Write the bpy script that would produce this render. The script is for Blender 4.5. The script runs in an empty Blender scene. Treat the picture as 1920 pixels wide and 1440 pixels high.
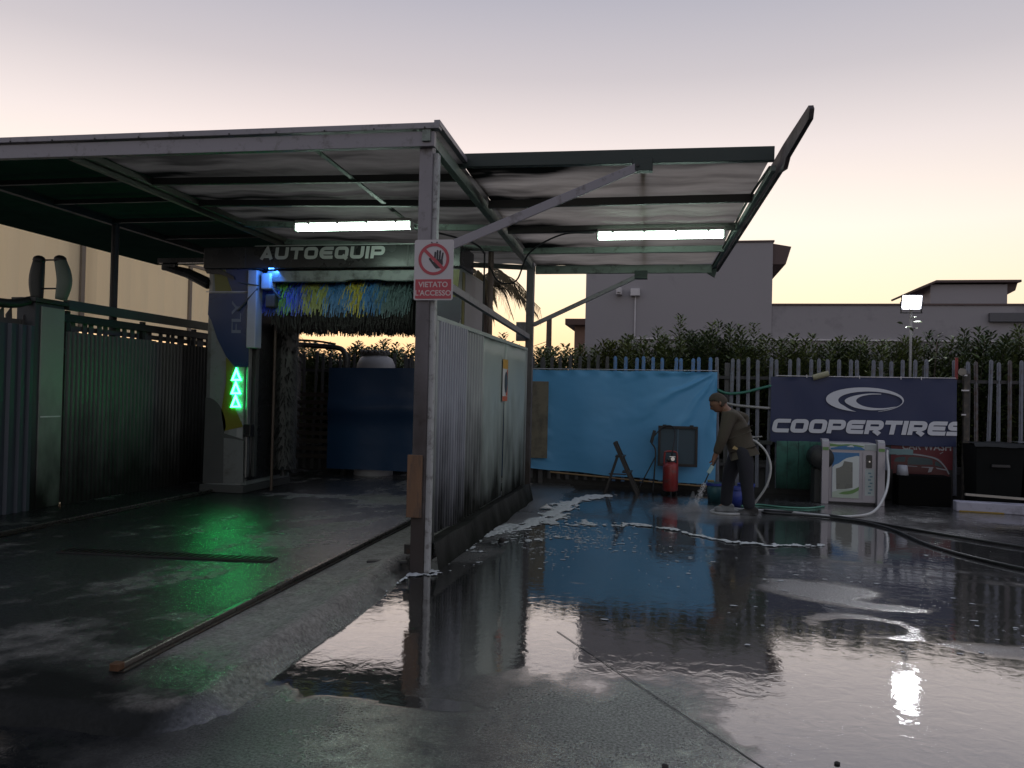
import bpy, bmesh, math, random
import numpy as np
from mathutils import Vector, Matrix, noise as mnoise
random.seed(7); np.random.seed(7)
R = math.radians
SC = bpy.context.scene
COL = SC.collection

# ------------------------------------------------------------------ camera
cam_d = bpy.data.cameras.new('camera'); cam = bpy.data.objects.new('camera', cam_d); COL.objects.link(cam)
YAW, PITCH, ROLL, FPX = R(11.07), R(0.77), R(1.3), 1492.0
_f = Vector((-math.sin(YAW)*math.cos(PITCH), math.cos(YAW)*math.cos(PITCH), math.sin(PITCH)))
_r0 = Vector((math.cos(YAW), math.sin(YAW), 0)); _u0 = _r0.cross(_f)
_r = _r0*math.cos(ROLL) + _u0*math.sin(ROLL); _u = -_r0*math.sin(ROLL) + _u0*math.cos(ROLL)
CAM = Vector((0, 0, 1.5))
M4 = Matrix(((_r.x, _u.x, -_f.x, 0), (_r.y, _u.y, -_f.y, 0), (_r.z, _u.z, -_f.z, 1.5), (0, 0, 0, 1)))
cam.matrix_world = M4
cam_d.sensor_width = 36; cam_d.lens = FPX/1920*36; cam_d.clip_start = 0.05; cam_d.clip_end = 2000
SC.camera = cam

# ------------------------------------------------------------------ dusk sky
world = bpy.data.worlds.new('World'); SC.world = world; world.use_nodes = True
wn, wl = world.node_tree.nodes, world.node_tree.links
wn.clear()
def wnode(t, **k):
    n = wn.new(t)
    for a, b in k.items(): setattr(n, a, b)
    return n
SUN_EL, SUN_AZ = R(0.5), R(-22)            # the sun has just set behind the hedge, a little left of straight ahead
sky = wnode('ShaderNodeTexSky', sky_type='NISHITA'); sky.sun_disc = False
sky.sun_elevation = SUN_EL; sky.sun_rotation = SUN_AZ; sky.air_density = 1.2; sky.dust_density = 2.5; sky.ozone_density = 2.0
tc = wnode('ShaderNodeTexCoord')
nrm = wnode('ShaderNodeVectorMath', operation='NORMALIZE'); wl.new(tc.outputs['Generated'], nrm.inputs[0])
sep = wnode('ShaderNodeSeparateXYZ'); wl.new(nrm.outputs[0], sep.inputs[0])
def ramp(stops):
    r = wnode('ShaderNodeValToRGB'); e = r.color_ramp.elements
    while len(e) < len(stops): e.new(0.5)
    for i, (p, c) in enumerate(stops): e[i].position = p; e[i].color = (*c, 1)
    return r
# twilight colours by sine of elevation, on the sunset side and on the opposite side
SUNSET = ramp([(0.0, (.86, .50, .23)), (.05, (.90, .63, .35)), (.11, (.92, .74, .50)), (.20, (.88, .755, .64)), (.29, (.70, .61, .58)), (.37, (.475, .43, .44)), (.46, (.335, .325, .37)), (.7, (.25, .255, .31)), (1, (.20, .215, .28))])
AWAY = ramp([(0.0, (.46, .42, .38)), (.10, (.48, .43, .42)), (.25, (.39, .37, .39)), (.5, (.28, .285, .34)), (1, (.20, .215, .28))])
wl.new(sep.outputs['Z'], SUNSET.inputs[0]); wl.new(sep.outputs['Z'], AWAY.inputs[0])
dot = wnode('ShaderNodeVectorMath', operation='DOT_PRODUCT'); wl.new(nrm.outputs[0], dot.inputs[0])
dot.inputs[1].default_value = (math.sin(SUN_AZ), math.cos(SUN_AZ), 0)
mr = wnode('ShaderNodeMapRange', interpolation_type='SMOOTHSTEP'); wl.new(dot.outputs['Value'], mr.inputs['Value'])
mr.inputs['From Min'].default_value = -0.05; mr.inputs['From Max'].default_value = 1.0
mx = wnode('ShaderNodeMix', data_type='RGBA'); wl.new(mr.outputs[0], mx.inputs['Factor'])
wl.new(AWAY.outputs[0], mx.inputs['A']); wl.new(SUNSET.outputs[0], mx.inputs['B'])
bg1 = wnode('ShaderNodeBackground'); wl.new(sky.outputs[0], bg1.inputs[0]); bg1.inputs[1].default_value = 0.05
bg2 = wnode('ShaderNodeBackground'); wl.new(mx.outputs['Result'], bg2.inputs[0]); bg2.inputs[1].default_value = 1.0
addw = wnode('ShaderNodeAddShader'); wl.new(bg1.outputs[0], addw.inputs[0]); wl.new(bg2.outputs[0], addw.inputs[1])
wo = wnode('ShaderNodeOutputWorld'); wl.new(addw.outputs[0], wo.inputs[0])

SC.view_settings.view_transform = 'Standard'; SC.view_settings.look = 'None'
SC.view_settings.exposure = 0.4; SC.view_settings.gamma = 1.0; SC.view_settings.use_curve_mapping = False
SC.render.engine = 'CYCLES'
cy = SC.cycles
cy.use_denoising = True
cy.max_bounces = 8; cy.diffuse_bounces = 4; cy.glossy_bounces = 4; cy.transmission_bounces = 4; cy.transparent_max_bounces = 12
cy.sample_clamp_indirect = 4.0; cy.caustics_reflective = False; cy.caustics_refractive = False
cy.use_light_tree = True

# ------------------------------------------------------------------ numpy value noise
def _hash(ix, iy, s):
    h = (ix*374761393 + iy*668265263 + s*1442695041) & 0xffffffff
    h = ((h ^ (h >> 13))*1274126177) & 0xffffffff
    return ((h ^ (h >> 16)) & 0xffff)/65535.0
def vnoise(x, y, s=0):
    x = np.asarray(x, float); y = np.asarray(y, float)
    ix = np.floor(x).astype(np.int64); iy = np.floor(y).astype(np.int64)
    fx = x-ix; fy = y-iy; fx = fx*fx*(3-2*fx); fy = fy*fy*(3-2*fy)
    a = _hash(ix, iy, s); b = _hash(ix+1, iy, s); c = _hash(ix, iy+1, s); d = _hash(ix+1, iy+1, s)
    return (a*(1-fx)+b*fx)*(1-fy) + (c*(1-fx)+d*fx)*fy
def fbm(x, y, s=0, o=4):
    t = 0; a = .5; n = 0
    for i in range(o):
        t = t + a*vnoise(np.asarray(x)*2**i, np.asarray(y)*2**i, s+i); n += a; a *= .5
    return t/n
def sstep(a, b, x): 
    t = np.clip((x-a)/(b-a), 0, 1); return t*t*(3-2*t)

# ------------------------------------------------------------------ materials
def M(name, col, rough=.6, metal=0.0, var=.25, scale=5, bump=.15, bscale=40, dirt=None, spec=.5, coat=0, stretch=None):
    """procedural paint / metal / plastic: base colour broken by noise, fine bump, optional dirt=(colour, amount, scale)"""
    m = bpy.data.materials.new(name); m.use_nodes = True
    n, l = m.node_tree.nodes, m.node_tree.links
    p = n['Principled BSDF']; p.inputs['Metallic'].default_value = metal; p.inputs['Specular IOR Level'].default_value = spec
    p.inputs['Coat Weight'].default_value = coat
    t = n.new('ShaderNodeTexCoord'); v = t.outputs['Object']
    if stretch:
        mp = n.new('ShaderNodeMapping'); mp.inputs['Scale'].default_value = stretch; l.new(v, mp.inputs[0]); v = mp.outputs[0]
    nz = n.new('ShaderNodeTexNoise'); nz.inputs['Scale'].default_value = scale; nz.inputs['Detail'].default_value = 6; l.new(v, nz.inputs['Vector'])
    a = n.new('ShaderNodeMix'); a.data_type = 'RGBA'
    a.inputs['A'].default_value = (*[c*(1-var) for c in col], 1); a.inputs['B'].default_value = (*[min(1, c*(1+var)) for c in col], 1)
    l.new(nz.outputs['Fac'], a.inputs['Factor']); out = a.outputs['Result']
    rr = n.new('ShaderNodeMapRange'); rr.inputs['To Min'].default_value = max(.02, rough-.15); rr.inputs['To Max'].default_value = min(1, rough+.15)
    l.new(nz.outputs['Fac'], rr.inputs['Value']); l.new(rr.outputs[0], p.inputs['Roughness'])
    if dirt:
        dc, da, ds = dirt
        dn = n.new('ShaderNodeTexNoise'); dn.inputs['Scale'].default_value = ds; dn.inputs['Detail'].default_value = 8; dn.inputs['Roughness'].default_value = .65
        l.new(v, dn.inputs['Vector'])
        dr = n.new('ShaderNodeMapRange'); dr.inputs['From Min'].default_value = .62-.3*da; dr.inputs['From Max'].default_value = .78-.2*da
        l.new(dn.outputs['Fac'], dr.inputs['Value'])
        b = n.new('ShaderNodeMix'); b.data_type = 'RGBA'; l.new(dr.outputs[0], b.inputs['Factor']); l.new(out, b.inputs['A']); b.inputs['B'].default_value = (*dc, 1)
        out = b.outputs['Result']
    l.new(out, p.inputs['Base Color'])
    if bump:
        bn = n.new('ShaderNodeTexNoise'); bn.inputs['Scale'].default_value = bscale; bn.inputs['Detail'].default_value = 4; l.new(v, bn.inputs['Vector'])
        bu = n.new('ShaderNodeBump'); bu.inputs['Strength'].default_value = bump; bu.inputs['Distance'].default_value = .01
        l.new(bn.outputs['Fac'], bu.inputs['Height']); l.new(bu.outputs[0], p.inputs['Normal'])
    return m
def grime(m, z0, z1, col=(.015, .016, .014), amount=1.0, sc=3.0):
    """splashed road dirt creeping up the foot of a sheet, broken by streaky noise; z in the object's own space"""
    n, l = m.node_tree.nodes, m.node_tree.links; p = n['Principled BSDF']
    src = p.inputs['Base Color'].links[0].from_socket
    t = n.new('ShaderNodeTexCoord'); mp = n.new('ShaderNodeMapping'); mp.inputs['Scale'].default_value = (1.1, 1.1, .5); l.new(t.outputs['Object'], mp.inputs[0])
    nz = n.new('ShaderNodeTexNoise'); nz.inputs['Scale'].default_value = sc; nz.inputs['Detail'].default_value = 7; l.new(mp.outputs[0], nz.inputs['Vector'])
    s = n.new('ShaderNodeSeparateXYZ'); l.new(t.outputs['Object'], s.inputs[0])
    ad = n.new('ShaderNodeMath'); ad.operation = 'MULTIPLY_ADD'; l.new(nz.outputs['Fac'], ad.inputs[0]); ad.inputs[1].default_value = -(z1-z0)*1.1; l.new(s.outputs['Z'], ad.inputs[2])
    mr_ = n.new('ShaderNodeMapRange'); mr_.inputs['From Min'].default_value = z0-(z1-z0)*.55; mr_.inputs['From Max'].default_value = z1-(z1-z0)*.55
    mr_.inputs['To Min'].default_value = amount; mr_.inputs['To Max'].default_value = 0; l.new(ad.outputs[0], mr_.inputs['Value'])
    b = n.new('ShaderNodeMix'); b.data_type = 'RGBA'; l.new(mr_.outputs[0], b.inputs['Factor']); l.new(src, b.inputs['A']); b.inputs['B'].default_value = (*col, 1)
    l.new(b.outputs['Result'], p.inputs['Base Color'])
    rs = p.inputs['Roughness'].links[0].from_socket; rm = n.new('ShaderNodeMix'); rm.data_type = 'FLOAT'; l.new(mr_.outputs[0], rm.inputs['Factor']); l.new(rs, rm.inputs['A']); rm.inputs['B'].default_value = .95; l.new(rm.outputs['Result'], p.inputs['Roughness'])
    sm = n.new('ShaderNodeMapRange'); sm.inputs['To Min'].default_value = .4; sm.inputs['To Max'].default_value = .03; l.new(mr_.outputs[0], sm.inputs['Value']); l.new(sm.outputs[0], p.inputs['Specular IOR Level'])
    return m
def EMIT(name, col, s):
    m = bpy.data.materials.new(name); m.use_nodes = True; n = m.node_tree.nodes; p = n['Principled BSDF']
    p.inputs['Base Color'].default_value = (.6, .6, .6, 1); p.inputs['Emission Color'].default_value = (*col, 1); p.inputs['Emission Strength'].default_value = s
    return m
def SHEET(name, col, trans, tcol, stain=.5, scale=1.6, streak=(1, 1, 1), fac=.5):
    """thin weathered sheeting that lets some sky light through: diffuse + translucent, stained by noise"""
    m = bpy.data.materials.new(name); m.use_nodes = True; n, l = m.node_tree.nodes, m.node_tree.links
    n.remove(n['Principled BSDF']); o = n['Material Output']
    t = n.new('ShaderNodeTexCoord'); mp = n.new('ShaderNodeMapping'); mp.inputs['Scale'].default_value = streak; l.new(t.outputs['Object'], mp.inputs[0])
    nz = n.new('ShaderNodeTexNoise'); nz.inputs['Scale'].default_value = scale; nz.inputs['Detail'].default_value = 8; nz.inputs['Roughness'].default_value = .62; l.new(mp.outputs[0], nz.inputs['Vector'])
    mr_ = n.new('ShaderNodeMapRange'); mr_.inputs['From Min'].default_value = .3; mr_.inputs['From Max'].default_value = .62
    mr_.inputs['To Min'].default_value = 1-stain; mr_.inputs['To Max'].default_value = 1; l.new(nz.outputs['Fac'], mr_.inputs['Value'])
    at = n.new('ShaderNodeAttribute'); at.attribute_name = 'soot'
    inv = n.new('ShaderNodeMath'); inv.operation = 'SUBTRACT'; inv.inputs[0].default_value = 1; l.new(at.outputs['Fac'], inv.inputs[1])
    mu = n.new('ShaderNodeMath'); mu.operation = 'MULTIPLY'; l.new(inv.outputs[0], mu.inputs[0]); l.new(mr_.outputs[0], mu.inputs[1])
    def tint(c):
        x = n.new('ShaderNodeMix'); x.data_type = 'RGBA'; x.inputs['A'].default_value = (.006, .007, .006, 1); x.inputs['B'].default_value = (*c, 1); l.new(mu.outputs[0], x.inputs['Factor']); return x.outputs['Result']
    d = n.new('ShaderNodeBsdfDiffuse'); l.new(tint(col), d.inputs[0]); tr = n.new('ShaderNodeBsdfTranslucent'); l.new(tint(tcol), tr.inputs[0])
    bn = n.new('ShaderNodeTexNoise'); bn.inputs['Scale'].default_value = 3; bn.inputs['Detail'].default_value = 5; l.new(mp.outputs[0], bn.inputs['Vector'])
    bu = n.new('ShaderNodeBump'); bu.inputs['Strength'].default_value = .5; bu.inputs['Distance'].default_value = .05; l.new(bn.outputs['Fac'], bu.inputs['Height']); l.new(bu.outputs[0], d.inputs['Normal'])
    mixs = n.new('ShaderNodeMixShader'); mixs.inputs[0].default_value = trans; l.new(d.outputs[0], mixs.inputs[1]); l.new(tr.outputs[0], mixs.inputs[2])
    l.new(mixs.outputs[0], o.inputs[0])
    return m

# ------------------------------------------------------------------ mesh helpers
class MB:
    def __init__(s): s.v = []; s.f = []
    def add(s, vs, fs):
        b = len(s.v); s.v += [tuple(p) for p in vs]; s.f += [tuple(i+b for i in f) for f in fs]; return s
    def box(s, x0, x1, y0, y1, z0, z1):
        return s.add([(x0,y0,z0),(x1,y0,z0),(x1,y1,z0),(x0,y1,z0),(x0,y0,z1),(x1,y0,z1),(x1,y1,z1),(x0,y1,z1)],
                     [(0,3,2,1),(4,5,6,7),(0,1,5,4),(1,2,6,5),(2,3,7,6),(3,0,4,7)])
    def bar(s, p, q, w, h, up=(0,0,1)):
        p = Vector(p); q = Vector(q); d = (q-p).normalized(); up = Vector(up)
        x = d.cross(up).normalized(); y = x.cross(d)
        c = [(-w/2,-h/2),(w/2,-h/2),(w/2,h/2),(-w/2,h/2)]
        return s.add([e + x*a + y*b for e in (p, q) for a, b in c], [(3,2,1,0),(4,5,6,7),(0,1,5,4),(1,2,6,5),(2,3,7,6),(3,0,4,7)])
    def tube(s, pts, r, n=8, caps=True):
        pts = [Vector(p) for p in pts]; rs = r if isinstance(r, (list, tuple)) else [r]*len(pts)
        N = None; rings = []
        for i, p in enumerate(pts):
            t = (pts[min(i+1, len(pts)-1)] - pts[max(i-1, 0)]).normalized()
            if N is None:
                N = t.cross(Vector((0,0,1)) if abs(t.z) < .9 else Vector((1,0,0))).normalized()
            else:
                N = (N - t*N.dot(t)).normalized()
            B = t.cross(N)
            rings.append([p + (N*math.cos(a)+B*math.sin(a))*rs[i] for a in [2*math.pi*k/n for k in range(n)]])
        fs = [(i*n+k, i*n+(k+1)%n, (i+1)*n+(k+1)%n, (i+1)*n+k) for i in range(len(pts)-1) for k in range(n)]
        if caps: fs += [tuple(range(n-1,-1,-1)), tuple(range((len(pts)-1)*n, len(pts)*n))]
        return s.add([v for r_ in rings for v in r_], fs)
    def lathe(s, prof, c, n=20, axis='Z'):
        vs = []
        for r, h in prof:
            for k in range(n):
                a = 2*math.pi*k/n; u, w = r*math.cos(a), r*math.sin(a)
                vs.append({'Z': (c[0]+u, c[1]+w, c[2]+h), 'Y': (c[0]+u, c[1]+h, c[2]+w), 'X': (c[0]+h, c[1]+u, c[2]+w)}[axis])
        m = len(prof)
        fs = [(i*n+k, i*n+(k+1)%n, (i+1)*n+(k+1)%n, (i+1)*n+k) for i in range(m-1) for k in range(n)]
        fs += [tuple(range(n-1,-1,-1)), tuple(range((m-1)*n, m*n))]
        return s.add(vs, fs)
    def prism(s, poly, a0, a1, axis='Y'):
        """extrude a 2-D outline; axis Y: outline is (x,z); X: (y,z); Z: (x,y)"""
        def P3(u, w, a): return {'Y': (u, a, w), 'X': (a, u, w), 'Z': (u, w, a)}[axis]
        n = len(poly); vs = [P3(u, w, a0) for u, w in poly] + [P3(u, w, a1) for u, w in poly]
        return s.add(vs, [tuple(range(n)), tuple(range(2*n-1, n-1, -1))] + [(i, i+n, (i+1)%n+n, (i+1)%n) for i in range(n)])
    def sphere(s, c, r, n=10, m=7):
        rx, ry, rz = r if isinstance(r, (tuple, list)) else (r, r, r)
        vs = [(c[0]+rx*math.sin(math.pi*j/m)*math.cos(2*math.pi*k/n), c[1]+ry*math.sin(math.pi*j/m)*math.sin(2*math.pi*k/n), c[2]+rz*math.cos(math.pi*j/m)) for j in range(m+1) for k in range(n)]
        return s.add(vs, [(j*n+k, (j+1)*n+k, (j+1)*n+(k+1)%n, j*n+(k+1)%n) for j in range(m) for k in range(n)])
    def grid(s, fn, nu, nv):
        vs = [fn(i/nu, j/nv) for j in range(nv+1) for i in range(nu+1)]
        return s.add(vs, [(j*(nu+1)+i, j*(nu+1)+i+1, (j+1)*(nu+1)+i+1, (j+1)*(nu+1)+i) for j in range(nv) for i in range(nu)])
    def build(s, name, mat, parent=None, bev=0, smooth=False, label=None, kind=None, solid=0, fixn=True):
        me = bpy.data.meshes.new(name)
        if parent is not None: off = Vector(base_of(parent))
        else:
            a = np.array(s.v); off = Vector(((a[:,0].min()+a[:,0].max())/2, (a[:,1].min()+a[:,1].max())/2, a[:,2].min()))
        me.from_pydata([tuple(Vector(p)-off) for p in s.v], [], s.f)
        for m in (mat if isinstance(mat, (list, tuple)) else [mat]): me.materials.append(m)
        if fixn and len(s.f) < 60000:
            b = bmesh.new(); b.from_mesh(me); bmesh.ops.recalc_face_normals(b, faces=b.faces); b.to_mesh(me); b.free()
        if smooth:
            me.polygons.foreach_set('use_smooth', [True]*len(me.polygons))
        me.update()
        o = bpy.data.objects.new(name, me); COL.objects.link(o)
        if parent is not None: o.parent = parent
        else: o.location = off
        if smooth == 'auto' or (smooth and bev): pass
        if solid:
            md = o.modifiers.new('thickness', 'SOLIDIFY'); md.thickness = solid; md.offset = 0
        if bev:
            md = o.modifiers.new('edge', 'BEVEL'); md.width = bev; md.segments = 2; md.limit_method = 'ANGLE'; md.angle_limit = R(40)
        if label: o['label'] = label
        if kind: o['kind'] = kind
        return o
def base_of(o):
    v = Vector((0,0,0))
    while o is not None: v += o.location; o = o.parent
    return v
def thing(name, label, cat, loc, group=None):
    o = bpy.data.objects.new(name, None); COL.objects.link(o); o.location = loc; o.empty_display_size = .2
    o['label'] = label; o['category'] = cat
    if group: o['group'] = group
    return o
def tag(o, label, cat, group=None):
    o['label'] = label; o['category'] = cat
    if group: o['group'] = group
    return o
def structure(o): o['kind'] = 'structure'; return o
def copy_tree(o, parent=None):
    c = o.copy(); COL.objects.link(c)
    if parent is not None: c.parent = parent
    for ch in list(o.children): copy_tree(ch, c)
    return c
def spline(pts, n=8):
    pts = [Vector(p) for p in pts]; P = [pts[0]*2-pts[1]] + pts + [pts[-1]*2-pts[-2]]; out = []
    for i in range(1, len(P)-2):
        for k in range(n):
            t = k/n
            out.append(.5*((2*P[i]) + (P[i+1]-P[i-1])*t + (2*P[i-1]-5*P[i]+4*P[i+1]-P[i+2])*t*t + (3*P[i]-P[i-1]-3*P[i+1]+P[i+2])*t**3))
    return out + [pts[-1]]
def spline2(pts, n=8): return [(p.x, p.y) for p in spline([(a, b, 0) for a, b in pts], n)]

# ------------------------------------------------------------------ lettering built from strokes
def _round(pts, r, closed):
    out = []; n = len(pts)
    for i, p in enumerate(pts):
        p = Vector((*p[:2], 0)); ri = pts[i][2] if len(pts[i]) > 2 else r
        if (not closed and i in (0, n-1)) or ri <= 0: out.append(p); continue
        a = Vector((*pts[i-1][:2], 0)); b = Vector((*pts[(i+1) % n][:2], 0))
        da = (a-p); db = (b-p); k = min(ri, da.length*.49, db.length*.49); s_ = p + da.normalized()*k; e_ = p + db.normalized()*k
        for j in range(6):
            t = j/5; out.append(s_*(1-t)**2 + p*2*t*(1-t) + e_*t*t)
    return out
def stroke_mesh(mb, pts, t, closed=False, r=0.0, place=None, d0=0, d1=.01):
    pts = _round(pts, r, closed); n = len(pts); L, Rr = [], []
    for i, p in enumerate(pts):
        a = pts[(i-1) % n] if (closed or i > 0) else p; b = pts[(i+1) % n] if (closed or i < n-1) else p
        d1_ = (p-a).normalized() if (p-a).length > 1e-9 else (b-p).normalized(); d2_ = (b-p).normalized() if (b-p).length > 1e-9 else d1_
        n1 = Vector((-d1_.y, d1_.x, 0)); n2 = Vector((-d2_.y, d2_.x, 0)); m = (n1+n2)
        m = m.normalized() if m.length > 1e-6 else n1
        k = t/2/max(.35, m.dot(n1)); L.append(p+m*k); Rr.append(p-m*k)
    base = [place(q.x, q.y, d1) for q in L] + [place(q.x, q.y, d1) for q in Rr] + [place(q.x, q.y, d0) for q in L] + [place(q.x, q.y, d0) for q in Rr]
    m = n if closed else n-1; fs = []
    for i in range(m):
        j = (i+1) % n
        fs += [(i, j, n+j, n+i), (2*n+i, 3*n+i, 3*n+j, 2*n+j), (i, 2*n+i, 2*n+j, j), (n+i, n+j, 3*n+j, 3*n+i)]
    if not closed: fs += [(0, n, 3*n, 2*n), (n-1, 3*n-1, 4*n-1, 2*n-1)]
    mb.add(base, fs)
def glyph(ch, w, t):
    a, b, c, d = t/2, w-t/2, t/2, 1-t/2; mid = .5
    r = .22
    G = {'C': [([(b+t/2,d),(a,d),(a,c),(b+t/2,c)], False)], 'O': [([(a,c),(b,c),(b,d),(a,d)], True)],
         'P': [([(a,0),(a,d,0),(b,d),(b,.40),(a+t/2,.40)], False)],
         'E': [([(b+t/2,d),(a,d),(a,c),(b+t/2,c)], False), ([(a+t/2,mid),(b+t/4,mid)], False)],
         'R': [([(a,0),(a,d,0),(b,d),(b,.42),(a+t/2,.42)], False), ([(w*.52,.42-t/2),(b,0)], False)],
         'T': [([(0,d),(w,d)], False), ([(w/2,1-t),(w/2,0)], False)], 'I': [([(t/2,0),(t/2,1)], False)],
         'S': [([(b+t/2,d),(a,d),(a,mid),(b,mid),(b,c),(a-t/2,c)], False)],
         'A': [([(a,0),(w*.5,d+t*.2,0),(b,0)], False), ([(w*.28,.27),(w*.72,.27)], False)],
         'U': [([(a,1),(a,c),(b,c),(b,1)], False)],
         'Q': [([(a,c),(b,c),(b,d),(a,d)], True), ([(w*.58,.3),(b+t*.2,-.03)], False)],
         'e': [([(b+t/2,d),(a,d,.5),(a,c,.5),(b+t/2,c)], False), ([(a+t/2,mid),(b+t/4,mid)], False)]}
    return G[ch], r
def word(mb, text, x0, z0, width, h, y, t=.2, w=1.15, gap=.2, shear=.2, depth=.01, rise=0.0, rr=None):
    ws = [t if c == 'I' else (w*.95 if c in 'TS' else w) for c in text]; tot = sum(ws) + gap*(len(text)-1); k = width/tot; x = 0; q = 0
    for c, cw in zip(text, ws):
        G, r = glyph(c, cw, t)
        for pts, closed in G:
            q += 1
            def place(u, v, d, x=x): return (x0 + (x+u)*k + v*h*shear, y-d, z0 + v*h + rise*((x+u)*k))
            stroke_mesh(mb, pts, t, closed, (rr or r), place, 0, depth + .0004*(q % 4))
        x += cw + gap
    return mb
def flat_text(name, body, x, z, size, y, mat, parent, sx=1.0, depth=.002, align='CENTER', bold=0.0):
    cu = bpy.data.curves.new(name, 'FONT'); cu.body = body; cu.size = size; cu.extrude = depth; cu.align_x = align; cu.offset = bold; cu.resolution_u = 3
    o = bpy.data.objects.new(name+'_curve', cu); COL.objects.link(o); bpy.context.view_layer.update()
    me = bpy.data.meshes.new_from_object(o.evaluated_get(bpy.context.evaluated_depsgraph_get())); me.name = name
    bpy.data.objects.remove(o); bpy.data.curves.remove(cu)
    off = base_of(parent)
    for v in me.vertices:
        u, w_, d = v.co; v.co = Vector((x+u*sx, y-d, z+w_)) - off
    me.materials.clear(); me.materials.append(mat)
    ob = bpy.data.objects.new(name, me); COL.objects.link(ob); ob.parent = parent
    return ob
def onY(px, py, Y):
    """where the sight line of a point measured in the photograph (1920 px wide) meets the real plane y = Y"""
    d = _f + _r*((px-960)/FPX) - _u*((py-720)/FPX); t = (Y-CAM.y)/d.y
    return CAM + d*t
def xz(px, py, Y): p = onY(px, py, Y); return (p.x, p.z)

# =================================================================== GROUND
def seg_axis(coarse_lo, lo, hi, step, coarse_hi):
    return np.concatenate([np.array(coarse_lo, float), np.arange(lo, hi+1e-6, step), np.array(coarse_hi, float)])
gx = seg_axis([-300,-90,-40,-20,-12,-8,-5,-3.4], -2.6, 6.6, .04, [7,8,10,14,20,40,90,300])
gy = seg_axis([-300,-90,-40,-16,-8,-4,-2,-.5], .6, 13.6, .04, [14,15,17,20,26,40,90,300])
GX, GY = np.meshgrid(gx, gy)
def ell(cx, cy, rx, ry, X, Y, ang=0):
    c, s = math.cos(ang), math.sin(ang); u = (X-cx)*c+(Y-cy)*s; v = -(X-cx)*s+(Y-cy)*c
    return np.sqrt((u/rx)**2+(v/ry)**2)
def wet_fields(X, Y):
    n1 = fbm(X*.9+3, Y*.9, 1, 5); n2 = fbm(X*3.1, Y*2.3, 11, 4); n3 = fbm(X*.55, Y*.8+9, 21, 3)
    wob = (n2-.5)*.6 + (n1-.5)*.5
    # mirror-smooth standing water over most of the lot, ragged where the concrete rises out of it
    f = .72 + (n1-.5)*.9
    f -= .62*sstep(1.25, .6, ell(-.75, 3.3, 1.35, 1.05, X, Y) + wob)          # raised concrete near the slab nose
    f -= .33*sstep(1.25, .5, ell(.05, 4.0, 1.0, .55, X, Y, .3) + wob)
    f -= .45*sstep(1.25, .4, ell(.45, 2.75, .9, .55, X, Y) + wob)
    f += 1.5*sstep(1.1, .8, ell(-1.74, 4.85, .22, 1.15, X, Y, .03) + wob*.6)         # strip of water along the slab edge
    f += 1.0*sstep(1.1, .8, ell(-1.55, 3.82, .33, .12, X, Y) + wob)
    f += .9*sstep(1.1, .8, ell(-1.1, 3.72, .28, .07, X, Y) + wob)
    f += .7*sstep(1.15, .8, ell(2.3, 4.1, 1.9, 1.1, X, Y) + wob)
    f += .5*sstep(1.1, .8, ell(.6, 5.0, 1.6, .5, X, Y) + wob)
    for cx, cy, rx, ry, k in [(1.28,6.72,.5,.3,1.1), (1.62,6.3,.34,.12,1.0), (2.15,5.35,.5,.22,1.1), (2.6,6.0,.35,.1,.7), (1.0,6.98,.22,.1,.8), (2.9,7.4,.8,.12,.5), (2.0,7.9,.9,.1,.5), (.3,8.3,.6,.1,.35), (-.6,6.4,.5,.07,.5)]:
        f -= .62*k*sstep(1.4, .2, ell(cx, cy, rx, ry, X, Y, -.12) + wob)
    ring = np.abs(ell(1.33, 5.72, .33, .24, X, Y) - 1); f -= .5*sstep(.5, .05, ring + wob*.35)*sstep(-.6, .1, .4-(X-1.33)-.3*n2)
    f -= .30*sstep(9.4, 10.2, Y + (n3-.5)*1.6)                                       # sprayed apron in front of the fence
    f -= .9*sstep(-1.35, -1.75, X + (n2-.5)*.3)*sstep(6.6, 7.1, Y)                       # damp strip beside the partition
    f += .12 + (n2-.5)*.22 + (fbm(X*8, Y*6, 13, 3)-.5)*.15
    film = np.clip(f, 0, 1)
    froth = .28*sstep(8.9, 9.6, Y+(n3-.5)*1.4)*sstep(12.3, 11.2, Y)*sstep(-.9, .1, X)*sstep(3.0, 1.5, X) * (.5+.5*n2)
    froth += .3*sstep(1.3, .3, ell(1.25, 6.7, .5, .28, X, Y, -.1)+wob) + .5*sstep(1.3, .2, ell(1.62, 6.32, .36, .13, X, Y, -.2)+wob) + .35*sstep(1.3, .3, ell(2.15, 5.35, .5, .22, X, Y)+wob)
    froth += .28*sstep(.5, .05, ring + wob*.4)
    return film, np.clip(froth*(.55+.9*n2), 0, 1)
film, froth = wet_fields(GX, GY)
ny, nx = GX.shape
Z = (fbm(GX*.7, GY*.7, 31, 3)-.5)*.006*((GX>-3)&(GX<7)&(GY>0)&(GY<13.7))
vv = np.stack([GX.ravel(), GY.ravel(), Z.ravel()], 1)
idx = np.arange(ny*nx).reshape(ny, nx)
ff = np.stack([idx[:-1,:-1].ravel(), idx[:-1,1:].ravel(), idx[1:,1:].ravel(), idx[1:,:-1].ravel()], 1)
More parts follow.
